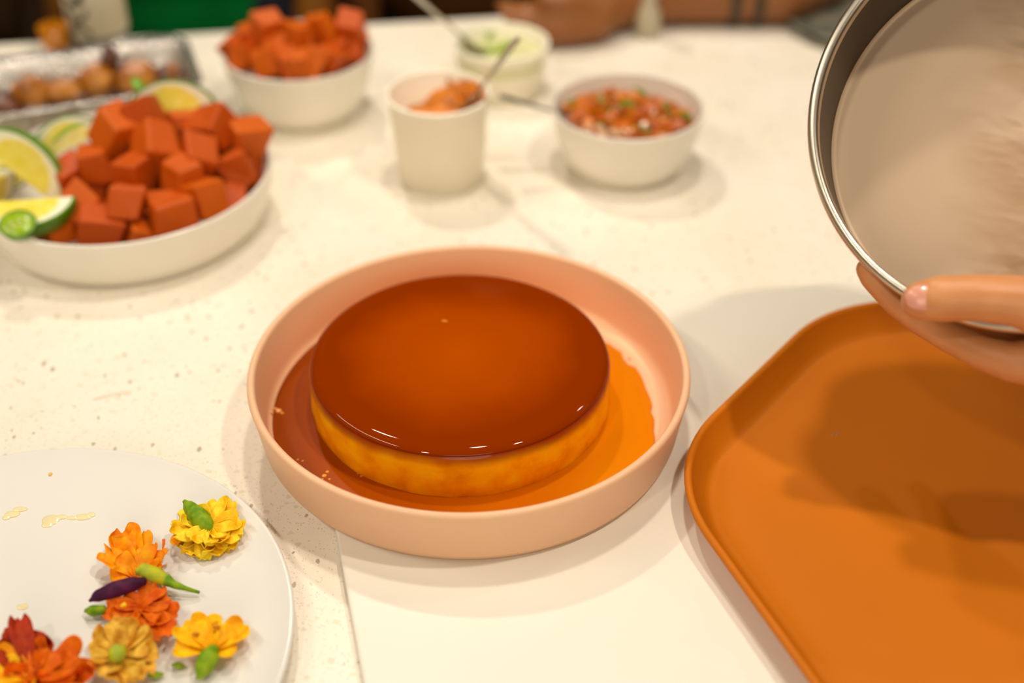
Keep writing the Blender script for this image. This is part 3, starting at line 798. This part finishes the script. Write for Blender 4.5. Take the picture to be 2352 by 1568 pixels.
chicken(378, 178, .020, (.013, .015, .012), 80, M_CHAR, 'blackened chicken bit near the right end of the foil pan', 7)
chicken(412, 170, .022, (.013, .018, .014), 110, M_CHIX, 'small brown chicken piece at the right end wall of the foil pan', 8)
chicken(170, 218, .016, (.030, .016, .010), 20, M_CHAR, 'dark chicken piece low along the front of the foil pan', 9)
chicken(285, 200, .016, (.028, .016, .010), 20, M_CHAR, 'dark chicken piece low beneath the light orange one', 10)

# ================================================================= BOTTLE, JAR, GLASS, FAR PLATE
t = NT('clear_glass'); t.base((.95, 1, .96, 1)); t.set(trans=1.0, rough=.02, ior=1.45); M_GLASS = t.m
M_LABEL = simple('cream_label', (206, 196, 168), .7, .05, 20)
M_INK = simple('dark_ink', (52, 46, 30), .7, .1, 50)
M_BASE = simple('dark_liquid', (34, 22, 10), .15, .1, 20)
bc = Vector((-.425, 1.225, .0004))
b = empty('bottle', bc, 'bottle with a cream label and dark lettering behind the foil pan', 'bottle')
pr = [(0, .003), (.022, .002), (.030, 0), (.0325, .004), (.0345, .012), (.0375, .11), (.0375, .15), (.030, .175), (.0150, .205), (.0135, .255), (.0145, .257), (.0145, .265), (.012, .266), (.0115, .205), (.027, .173), (.035, .15), (.0352, .11), (.0322, .014), (.028, .006), (0, .006)]
link('glass_body', lathe(pr, 64), M_GLASS, b)
link('liquid', lathe([(0, .0065), (.0277, .0065), (.0319, .0145), (.0345, .10), (0, .10)], 48), M_BASE, b)
lab = lathe([(.03535, .027), (.0354, .027), (.0378, .108), (.0377, .108)], 64); link('paper_label', lab, M_LABEL, b)
# upright lettering on the label, running up the bottle
cu = bpy.data.curves.new('lettering', 'FONT'); cu.body = 'MO'; cu.offset = .0016; cu.size = .042; cu.extrude = .0002; cu.align_x = 'CENTER'; cu.align_y = 'CENTER'
to = bpy.data.objects.new('lettering', cu); COL.objects.link(to)
dg = bpy.context.evaluated_depsgraph_get(); me = bpy.data.meshes.new_from_object(to.evaluated_get(dg)); bpy.data.objects.remove(to)
for v in me.vertices:  # wrap round the label; text runs upward
    u, h_ = -v.co.y, v.co.x+.060
    rr_ = .0355+.0027*(h_-.016)/.092
    a = -math.pi/2+(-.008+u)/rr_-.12
    v.co = Vector(((rr_+v.co.z+.0002)*math.cos(a), (rr_+v.co.z+.0002)*math.sin(a), h_))
link('lettering', me, M_INK, b, False)
b.scale = (.84, .84, 1)
M_AMBER = simple('amber_glass', (196, 120, 14), .1, .1, 30, coat=.8)
jc = W(146, 96, 0); jc.y = 1.215; jc.x = -.468; jc.z = .0004
j = empty('drinking_glass', jc, 'small glass of amber drink left of the labelled bottle', 'glass')
link('glass_body', lathe([(0, 0), (.016, 0), (.0165, .002), (.020, .055), (.0195, .0555), (.0158, .004), (0, .004)], 40), M_AMBER, j)
link('drink', lathe([(0, .0042), (.0154, .0042), (.0176, .032), (0, .032)], 40), M_BASE, j)
j.scale = (.8, .8, .6)
# pale glass in front of the far forearm
t = NT('frosted_glass'); t.base(lin((232, 222, 190))); t.set(trans=.45, rough=.35, ior=1.45); M_FROST = t.m
g = W(1487, 80, 0); ge = empty('glass_cruet', (g.x, g.y, .0004), 'slender pale translucent glass standing before the far forearm', 'glass')
pr = [(0, 0), (.0135, 0), (.0145, .002), (.0140, .014), (.0120, .026), (.0075, .034), (.0062, .044), (.0062, .085), (.0085, .090), (.0085, .096), (.0052, .097), (.0052, .045), (.0060, .036), (.0105, .025), (.0125, .014), (.0125, .004), (0, .004)]
link('glass_body', lathe(pr, 48), M_FROST, ge)
# grey plate, far right
t = NT('grey_ceramic'); co = t.coord(); n1 = t.noise(co, 25, 3)
t.base(t.ramp(n1, [(.35, lin((84, 88, 80))), (.65, lin((166, 158, 136)))])); t.set(rough=.35); M_GREY = t.m
gp = W(1965, 45, .01)
ge2 = empty('side_plate', (gp.x, gp.y, .0004), 'blue grey mottled plate partly hidden behind the metal cake pan', 'plate')
link('plate_body', lathe([(0, 0), (.045, 0), (.050, .002), (.074, .012), (.0745, .0135), (.072, .0135), (.048, .005), (0, .004)], 72), M_GREY, ge2)

# ================================================================= FLOWERS ON THE PLATE
def petal_mat(name, a, b):
    t = NT(name); co = t.coord(); n1 = t.noise(co, 150, 3, .5)
    t.base(t.ramp(n1, [(.35, lin(a)), (.65, lin(b))])); t.set(rough=.6, sss=.2, ssss=.004, spec=.2); return t.m
M_YEL = petal_mat('yellow_petal', (246, 184, 0), (255, 222, 50)); M_ORA = petal_mat('orange_petal', (240, 130, 0), (255, 172, 0))
M_RED = petal_mat('orange_red_petal', (208, 82, 0), (238, 116, 0)); M_DRED = petal_mat('dark_red_petal', (150, 36, 4), (176, 56, 8))
M_TAN = petal_mat('tan_yellow_petal', (200, 132, 14), (242, 190, 70)); M_YEL2 = petal_mat('deep_yellow_petal', (242, 166, 0), (255, 200, 4))
M_PUR = petal_mat('purple_petal', (58, 12, 44), (92, 26, 70)); M_CAL = petal_mat('green_calyx', (96, 140, 10), (150, 176, 30)); M_CAL2 = petal_mat('pale_calyx', (150, 172, 60), (196, 190, 20))
def px2(p, z): return W(p[0], p[1], z)
def petal(parent, a, b, wpx, z0, z1, mat, seed=0, ruf=.25, name='petal'):
    """a petal from attachment a to tip b, pixel measures turned into real points on the plate"""
    A = px2(a, z0)-parent.location; B = px2(b, z1)-parent.location; d = B-A
    sc = (parent.location-cam.location).length/F_PX; wd = wpx*1.22*sc/2
    sd = d.cross(Vector((0, 0, 1))).normalized(); n = 9; m = 8; rows = []; bm = bmesh.new()
    for i in range(n+1):
        t_ = i/n; wv = wd*(.22+.78*math.sin(math.pi*min(1, t_*.62+.02))**1.2)*(1 if t_ < .85 else (1-((t_-.85)/.15)**2*.45))
        row = []
        for k in range(m+1):
            u = k/m*2-1
            nz = noise.noise(Vector((u*1.8+seed*7.3, t_*2.2, seed)))
            ext = 1+ruf*.5*noise.noise(Vector((u*3.1, seed*2.7, 9)))*t_
            c = A+d*t_*ext+sd*wv*u+Vector((0, 0, nz*wd*ruf*1.6*t_+abs(u)**2*wd*.35))
            c.z = max(c.z, PZ+.0006-parent.location.z+.0004*t_)
            row.append(bm.verts.new(c))
        rows.append(row)
    for P_, Q in zip(rows, rows[1:]):
        for k in range(m): bm.faces.new((P_[k], P_[k+1], Q[k+1], Q[k]))
    o = link(name, bm, mat, parent); md = o.modifiers.new('t', 'SOLIDIFY'); md.thickness = .0004; md.offset = 0
    md = o.modifiers.new('s', 'SUBSURF'); md.levels = 1; md.render_levels = 1
    return o
def pod(parent, pts, rads, mat, name='calyx', z=.0):
    bm = bmesh.new(); P_ = [px2(p[:2], p[2])-parent.location for p in pts]
    # smooth resample
    Q = []; Rr = []
    for i in range(len(P_)-1):
        for k in range(4):
            f = k/4; Q.append(P_[i].lerp(P_[i+1], f)); f2 = f*f*(3-2*f); Rr.append((rads[i]*(1-f2)+rads[i+1]*f2)*.001)
    Q.append(P_[-1]); Rr.append(rads[-1]*.001)
    tube(bm, Q, Rr, 16); return link(name, bm, mat, parent)
def flower(c, label, cat='flower', z=PZ): 
    p = px2(c, z); p.z = z; return empty('flower', p, label, cat, 'edible flowers on the white plate')
# 1 yellow marigold
f = flower((480, 1225), 'ruffled yellow flower with a fat green calyx, farthest from the camera on the plate')
for i, tp in enumerate([(398, 1232), (404, 1200), (436, 1182), (506, 1150), (534, 1150), (552, 1200), (556, 1226), (545, 1250), (520, 1272), (488, 1280), (450, 1282), (418, 1268), (408, 1250)]):
    petal(f, (482, 1218), tp, 62 if i not in (3, 4) else 38, PZ+.007, PZ+(.010 if i < 7 else .004), M_YEL, i, .5)
for i, tp in enumerate([(440, 1240), (470, 1255), (505, 1250), (528, 1225)]):
    petal(f, (482, 1218), tp, 48, PZ+.009, PZ+.012, M_YEL, 20+i, .5)
petal(f, (430, 1232), (392, 1246), 26, PZ+.009, PZ+.008, M_ORA, 55, .3)
pod(f, [(423, 1150, PZ+.014), (436, 1165, PZ+.013), (455, 1185, PZ+.012), (470, 1202, PZ+.011), (484, 1218, PZ+.009)], [1.2, 4.0, 5.6, 5.2, 3.0], M_CAL)
# 2 orange
f = flower((315, 1325), 'bright orange crumpled flower above the dark purple petal')
for i, (tp, w_) in enumerate([((248, 1258), 66), ((280, 1212), 60), ((262, 1300), 66), ((326, 1222), 44), ((366, 1262), 50), ((345, 1250), 40), ((375, 1300), 40)]):
    petal(f, (318, 1330), tp, w_, PZ+.003, PZ+.010, M_ORA, 30+i, .5)
petal(f, (350, 1290), (386, 1262), 14, PZ+.006, PZ+.010, M_ORA, 44, .3)
pod(f, [(374, 1262, PZ+.008), (376, 1246, PZ+.010), (376, 1238, PZ+.011)], [.5, .8, .9], M_RED, 'stamen')
# 3 green pod
e = flower((380, 1325), 'yellow green flower bud tapering to a thin green stalk', 'bud')
e.name = 'flower_bud'
pod(e, [(312, 1312, PZ+.011), (330, 1310, PZ+.011), (356, 1320, PZ+.0105), (382, 1332, PZ+.009)], [1.8, 4.2, 4.6, 3.4], M_CAL2, 'bud')
pod(e, [(380, 1331, PZ+.009), (400, 1342, PZ+.0075), (430, 1352, PZ+.006), (458, 1360, PZ+.004)], [3.5, 2.2, 1.3, .9], M_CAL, 'stalk')
# 4 purple petal
e = flower((268, 1356), 'dark purple petal lying across the orange red flower', 'petal'); e.name = 'loose_petal'
pod(e, [(205, 1380, PZ+.009), (225, 1368, PZ+.011), (262, 1354, PZ+.012), (300, 1342, PZ+.012), (334, 1334, PZ+.011)], [.8, 3.4, 4.6, 4.2, 2.2], M_PUR, 'petal')
# 5 orange red
f = flower((325, 1400), 'orange red flower between the purple petal and the tan one')
for i, (tp, w_) in enumerate([((362, 1346), 56), ((392, 1376), 60), ((402, 1418), 56), ((384, 1466), 62), ((340, 1440), 60), ((268, 1432), 62), ((240, 1406), 56), ((276, 1378), 50)]):
    petal(f, (325, 1402), tp, w_, PZ+.005, PZ+.007, M_RED, 60+i, .45)
pod(f, [(280, 1392, PZ+.013), (288, 1388, PZ+.014)], [1.3, 1.4], M_YEL, 'stamen')
pod(f, [(196, 1402, PZ+.004), (212, 1402, PZ+.005), (240, 1400, PZ+.006)], [1.2, 3.0, 2.6], M_CAL)
# 6 tan
f = flower((278, 1500), 'tan yellow flower with a pale green centre near the lower edge')
for i, tp in enumerate([(208, 1506), (216, 1476), (244, 1440), (284, 1430), (322, 1436), (346, 1476), (352, 1520), (334, 1556), (286, 1572), (232, 1548)]):
    petal(f, (278, 1504), tp, 60, PZ+.006, PZ+.012, M_TAN, 80+i, .5)
pod(f, [(262, 1512, PZ+.014), (270, 1500, PZ+.017), (282, 1506, PZ+.015)], [3.5, 5.2, 3.8], M_CAL2)
# 7 deep yellow
f = flower((485, 1490), 'deep yellow flower with two brown flecks and a green calyx pointing down')
for i, (tp, w_) in enumerate([((402, 1482), 60), ((424, 1432), 70), ((470, 1418), 60), ((516, 1436), 50), ((564, 1436), 60), ((546, 1486), 60)]):
    petal(f, (486, 1496), tp, w_, PZ+.008, PZ+.010, M_YEL2, 100+i, .25)
pod(f, [(492, 1488, PZ+.010), (480, 1510, PZ+.010), (468, 1532, PZ+.008), (456, 1558, PZ+.006)], [3.0, 5.4, 4.8, 1.8], M_CAL)
M_FLECK = simple('brown_fleck', (196, 110, 4), .6, .1, 60)
for q in ((450, 1456), (498, 1440)):
    pod(f, [(q[0]-8, q[1], PZ+.0125), (q[0], q[1], PZ+.013), (q[0]+8, q[1]-1, PZ+.0125)], [.5, 1.1, .5], M_FLECK, 'fleck')
# 8 dark red and orange cluster
f = flower((70, 1540), 'large orange and dark red flower cut off at the lower left corner')
for i, (tp, w_, m_) in enumerate([((42, 1416), 40, M_DRED), ((2, 1470), 70, M_DRED), ((92, 1462), 60, M_DRED), ((40, 1468), 90, M_DRED), ((126, 1490), 80, M_RED), ((190, 1516), 80, M_RED), ((202, 1570), 80, M_RED), ((60, 1520), 80, M_RED), ((130, 1610), 90, M_RED), ((-20, 1530), 80, M_ORA), ((20, 1600), 70, M_YEL2), ((0, 1520), 40, M_YEL2)]):
    petal(f, (75, 1560), tp, w_, PZ+.006, PZ+(.020 if i == 0 else .013), m_, 120+i, .5)
for (a, b, lb) in [((396, 1526), (424, 1530), 'small green leaf scrap right of the tan flower'), ((340, 1552), (376, 1548), 'small green leaf scrap below the tan flower')]:
    e = flower(a, lb, 'leaf'); e.name = 'leaf_scrap'; pod(e, [(a[0], a[1], PZ+.002), ((a[0]+b[0])/2, (a[1]+b[1])/2, PZ+.003), (b[0], b[1], PZ+.002)], [.8, 2.0, .8], M_CAL, 'leaf')
# drops on the plate
M_DROP = simple('pale_yellow_juice', (240, 226, 176), .06, .03, 60, coat=.6)
M_DROP2 = simple('orange_crumb', (246, 190, 100), .4, .05, 60)
def drop(pts, label, mat=M_DROP, zz=.0004):
    bm = bmesh.new()
    for px, py, rx, ry in pts:
        p = px2((px, py), PZ+.0015); v = Vector((p.x-PC.x, p.y-PC.y)).length
        zs = .0046 if v < .08 else .0046+(v-.08)*.03 if v < .1 else .0052+(v-.1)*.08 if v < .12 else .0068+(v-.12)*.16
        bmesh.ops.create_icosphere(bm, subdivisions=3, radius=1, matrix=Matrix.Translation((p.x, p.y, zs)) @ Matrix.Diagonal((rx*.00021, ry*.00030, zz*2, 1)))
    o = link('juice_drop', bm, mat); return tag(o, label, 'drop')
drop([(116, 1190, 26, 15), (108, 1200, 17, 10), (140, 1184, 18, 7), (165, 1186, 18, 6), (190, 1184, 26, 9), (208, 1180, 14, 7)], 'widest pale yellow juice drop on the bare part of the plate')
drop([(28, 1178, 22, 10), (46, 1168, 22, 7), (14, 1186, 12, 7)], 'pale yellow juice drop nearest the left edge of the picture')
drop([(50, 1388, 16, 8)], 'faint small juice drop above the dark red flower')
drop([(118, 1097, 6, 5)], 'tiny orange crumb near the far rim of the plate', M_DROP2, .0006)

# smear and blue chip on the worktop
M_SMEAR = simple('faint_orange_smear', (244, 214, 186), .35, .03, 60)
bm = bmesh.new(); q = [W(px, py, .0001) for px, py in ((215, 917), (240, 911), (262, 906), (285, 902), (300, 899))]
tube(bm, q, [.0010, .0014, .0009, .0013, .0007], 8, .08)
tag(link('sauce_streak', bm, M_SMEAR), 'faint orange smear line on the worktop left of the pink dish', 'stain')

# ================================================================= METAL PAN HELD BY THE HAND
PCn = Vector((.2792, .6093, .2345)); Pn = Vector((-.354, -.675, .647)).normalized()
pe = empty('cake_pan', PCn, 'round metal cake pan held tilted above the orange tray, open side to the camera', 'pan')
pe.rotation_euler = Pn.to_track_quat('Z', 'Y').to_euler()
PH = .060
wall = [(0, -PH), (.104, -PH), (.1110, -PH+.001), (.1130, -PH+.004), (.1138, -.004), (.1145, -.0015)] + arc(.1157, 0, .0033, -120, 150, 12) + [(.1126, -.003)]
link('pan_wall', lathe(wall, 160), M_PAN, pe)
tag(link('inner_wall', lathe([(.1126, -.003), (.1126, -.006), (.1123, -PH+.006), (.1121, -PH+.0040)], 160), M_PANDARK, pe), 'inside wall of the pan with its shade painted dark brown')
link('pan_floor', lathe([(.1121, -PH+.0040), (.1112, -PH+.0026), (.109, -PH+.0021), (.102, -PH+.0019), (0, -PH+.0019)], 160), M_PANFLOOR, pe)

pn_x = Vector((1, 0, 0))
def rim_pt(px, py, off=0):   # point of the rim plane under a pixel, off metres along the pan axis
    X = (px-1176)/F_PX; Y = (784-py)/F_PX
    d = Vector((X, math.cos(PITCH)+Y*math.sin(PITCH), -math.sin(PITCH)+Y*math.cos(PITCH)))
    t_ = (PCn+Pn*off-cam.location).dot(Pn)/d.dot(Pn)
    return cam.location+d*t_
# distances along the rays
def dist(v): return (v-cam.location).length
dr = dist(rim_pt(2100, 690))
hand = empty('person', D(2560, 790, dr+.02), 'bare tan hand and forearm gripping the metal cake pan, thumb over its rim', 'person')
HL = hand.location
def J(px, py, dd, r): return (D(px, py, dr+dd)-HL, r)
thumb = [J(2116, 690, -.014, .0106), J(2158, 686, -.016, .0126), J(2240, 683, -.015, .0124), J(2330, 690, -.010, .0136), J(2440, 718, -.004, .0170), J(2520, 760, .004, .022)]
index = [J(1990, 618, .016, .0062), J(2003, 636, .017, .0072), J(2056, 692, .020, .0078), J(2112, 734, .019, .0083), J(2182, 774, .016, .0088), J(2262, 812, .012, .0098), J(2325, 832, .010, .0112), J(2410, 830, .014, .016), J(2530, 800, .02, .022)]
middle = [J(2140, 726, .058, .0066), J(2175, 746, .054, .0074), J(2225, 768, .044, .0082), J(2290, 788, .032, .0092), J(2350, 806, .028, .0112), J(2450, 812, .030, .018), J(2540, 800, .03, .02)]
ring_ = [J(2225, 752, .076, .0062), J(2262, 762, .072, .0070), J(2310, 770, .062, .008), J(2370, 775, .054, .010), J(2450, 795, .046, .016), J(2540, 800, .04, .02)]
little = [J(2320, 762, .090, .0054), J(2350, 766, .086, .0060), J(2395, 768, .076, .0070), J(2450, 765, .064, .010), J(2550, 790, .05, .018)]
arm = [J(2500, 775, .012, .024), J(2600, 795, .02, .024), J(2700, 812, .03, .0245), J(2850, 835, .04, .027), J(3150, 880, .05, .036), J(3700, 950, .06, .043)]
organic('body', [thumb, index, middle, ring_, little, arm], .0013, 10, M_SKIN, hand)
# thumbnail
a = D(2112, 682, dr-.0255)
up_v = Vector((0, math.sin(PITCH), math.cos(PITCH))); rt = Vector((1, 0, 0)); fw = (D(2120, 684, 1)-cam.location).normalized()
bm = bmesh.new(); rows = []
nc = D(2118, 684, dr-.0160)-HL
for i in range(11):
    u = i/10*2-1; row = []
    for k in range(11):
        v = k/10*2-1
        x = u*.0098*(1-.12*v*v); y = v*.0070*(1-.45*max(0, -u)**2)
        q = math.sqrt(max(0, .0124**2-y*y))
        row.append(bm.verts.new(nc+rt*x+up_v*y-fw*(q-.0014-.0050*max(0, -u)**2)))
    rows.append(row)
for A, B in zip(rows, rows[1:]):
    for k in range(10): bm.faces.new((A[k], A[k+1], B[k+1], B[k]))
o = link('thumbnail', bm, M_NAIL, hand); tag(o, 'pale pink thumbnail'); m = o.modifiers.new('t', 'SOLIDIFY'); m.thickness = .0006
sl = bmesh.new(); capsule(sl, J(3250, 893, .052, 0)[0], J(3900, 975, .065, 0)[0], .047, .062, 24); link('sleeve', sl, M_DARK2, hand)

# ================================================================= PEOPLE BEHIND THE ISLAND
def head(parent, c, skinmat, hairmat, yaw=math.pi):
    """c: chin-to-crown centre, local to parent; faces -y when yaw = 0"""
    hr = Matrix.Rotation(yaw, 4, 'Z')
    def P_(x, y, z): return Vector(c)+(hr @ Vector((x, y, z)))
    return [((P_(0, .01, .02), (.073, .090, .095), hr)), (P_(0, -.03, -.055), (.052, .055, .05), hr), (P_(0, -.095, -.012), (.011, .018, .016), hr),
            (P_(.074, .01, -.005), (.010, .018, .028), hr), (P_(-.074, .01, -.005), (.010, .018, .028), hr), (P_(0, -.080, -.052), (.022, .012, .008), hr)]
def person(loc, yaw, label, shirt, skinm, width=.19, arms=(), trousers=M_JEAN, top=.62, sleeved=False):
    """torso with sleeves, legs, neck and head; yaw turns the figure; loc = pelvis at table level"""
    e = empty('person', loc, label, 'person', rotz=yaw)
    sh = top-.145
    bl = head(e, (0, 0, top+.03), skinm, M_HAIR, 0)
    body = [[(Vector((0, 0, sh-.02)), .06), (Vector((0, 0, top-.06)), .052), (Vector((0, 0, top+.0)), .052)]]
    for s_ in (-1, 1): body.append([(Vector((0, 0, sh-.02)), .05), (Vector((s_*width*.95, 0, sh-.06)), .036), (Vector((s_*width*1.05, 0, sh-.12)), .036)])
    for a in arms: body.append(a)
    organic('body', body, .008, 4, skinm, e, bl)
    w_ = width
    tor = [[(Vector((-w_*.95, 0, sh-.05)), .055), (Vector((-w_*.4, .005, sh-.015)), .062), (Vector((0, .01, sh)), .066), (Vector((w_*.4, .005, sh-.015)), .062), (Vector((w_*.95, 0, sh-.05)), .055)]]
    tb = [((0, 0, sh-.13-.36*k/9), (w_*(1.10-.26*math.sin(math.pi*min(1, k/9*1.1))), .118-.016*math.sin(math.pi*k/9), .13), 0.0) for k in range(10)]
    tb += [((0, 0, -.13), (w_*1.02, .125, .12), 0.0)]
    for s in (-1, 1):
        tor.append([(Vector((s*w_*1.0, 0, sh-.06)), .056), (Vector((s*w_*1.12, .0, sh-.20)), .054)])
    if sleeved: tor += [[(p, q+.008) for p, q in a[:3]] for a in arms]
    organic('shirt', tor, .010, 14, shirt, e, tb)
    legs = [[(Vector((s*.09, 0, -.14)), .095), (Vector((s*.10, -.01, -.48)), .062), (Vector((s*.10, .01, -.83)), .045)] for s in (-1, 1)]
    organic('trousers', legs, .012, 4, trousers, e)
    sho = bmesh.new()
    for s in (-1, 1): capsule(sho, (s*.10, .02, -.862), (s*.11, -.13, -.868), .034, .030)
    link('shoes', sho, M_HAIR, e)
    bm = bmesh.new(); bmesh.ops.create_icosphere(bm, subdivisions=4, radius=1, matrix=Matrix.Translation((0, .022, top+.06)) @ Matrix.Diagonal((.082, .094, .095, 1)))
    for v in bm.verts:
        if v.co.y < -.045: v.co.z = max(v.co.z, top+.105)
        if v.co.z < top+.0: v.co.z = top+.0
    link('hair', bm, M_HAIR, e)
    bm = bmesh.new(); bmesh.ops.create_icosphere(bm, subdivisions=3, radius=1, matrix=Matrix.Translation((0, -.089, top-.026)) @ Matrix.Diagonal((.023, .008, .007, 1))); link('lips', bm, M_LIPS, e)
    for s in (-1, 1):
        bm = bmesh.new(); bmesh.ops.create_icosphere(bm, subdivisions=2, radius=.0085, matrix=Matrix.Translation((s*.030, -.0715, top+.036))); link('eye', bm, M_BASE, e)
    return e
def hang(s, w_, sh, skin_r=.036):
    return [(Vector((s*w_*1.05, 0, sh-.12)), .040), (Vector((s*w_*1.12, -.01, sh-.30)), .036), (Vector((s*w_*1.08, -.03, sh-.52)), .024), (Vector((s*w_*1.05, -.04, sh-.60)), .030), (Vector((s*w_*1.0, -.05, sh-.68)), .016)]
# green shirt: narrow person, left arm hanging beside the body
person((-.455, 1.66, .0), R(0), 'person in a bright green shirt standing behind the bottle and foil pan', M_GREEN, M_SKIN3, .155, [hang(1, .178, .475), hang(-1, .14, .475)])
person((-.775, 1.41, .0), R(4), 'person in dark brown clothes behind the far left corner of the island', M_DARK, M_SKIN2, .16, [hang(1, .16, .475), hang(-1, .16, .475)], sleeved=True)
person((-.02, 1.80, .0), R(0), 'person in umber clothes standing behind the small melon bowl', M_DARK2, M_SKIN2, .19, [hang(1, .19, .475), hang(-1, .19, .475)], trousers=M_OLIVE, sleeved=True)
# person with the forearm along the edge: built in world axes
pr_c = Vector((.60, 1.62, 0))
def V(px, py, z, r): p = W(px, py, z); return (p-pr_c, r)
fore = [(Vector((-.165, .01, .42)), .046), (Vector((-.20, -.01, .27)), .046), (Vector((-.185, -.09, .17)), .044), (Vector((.43, 1.42, .060))-pr_c, .040), V(1800, -20, .034, .034), V(1560, -14, .031, .031), V(1440, 4, .028, .027), V(1370, 28, .026, .025), V(1300, 42, .024, .022)]
hf = [[V(1340, 34, .026, .022), V(1240, 38, .028, .017), V(1180, 26, .034, .011), V(1150, 10, .040, .009)],
      [V(1330, 42, .024, .022), V(1250, 60, .022, .016), V(1190, 56, .028, .011), V(1170, 40, .036, .0095)],
      [V(1330, 50, .022, .022), V(1285, 74, .018, .015), V(1240, 76, .016, .011), V(1215, 68, .020, .0095)],
      [V(1370, 50, .022, .022), V(1330, 74, .016, .014), V(1290, 82, .012, .011), V(1262, 80, .012, .009)],
      [V(1350, 20, .036, .018), V(1290, 4, .050, .013), V(1250, -4, .054, .010)]]
person(pr_c, 0, 'person leaning a bare tattooed forearm and hand on the far right edge of the island', M_OLIVE, M_SKIN2, .19, [fore]+hf+[hang(1, .19, .475)])
# tattoo bands on the forearm
M_INK2 = simple('tattoo_ink', (70, 50, 24), .5, .2, 60)
for px_, lb in ((1668, 'dark'), (1720, 'dark')):
    a = W(px_, -17, .0325); b_ = W(px_+26, -18, .0328)
    bm = bmesh.new(); tube(bm, [a, a.lerp(b_, .5), b_], [.0330, .0333, .0336], 32, caps=False)
    o = link('forearm_tattoo', bm, M_INK2, None); o['label'] = 'dark tattoo band'
    pp = [x for x in bpy.data.objects if x.name.startswith('person') and x.get('label', '').startswith('person leaning')][0]
    o.parent = pp; o.location = -pr_c
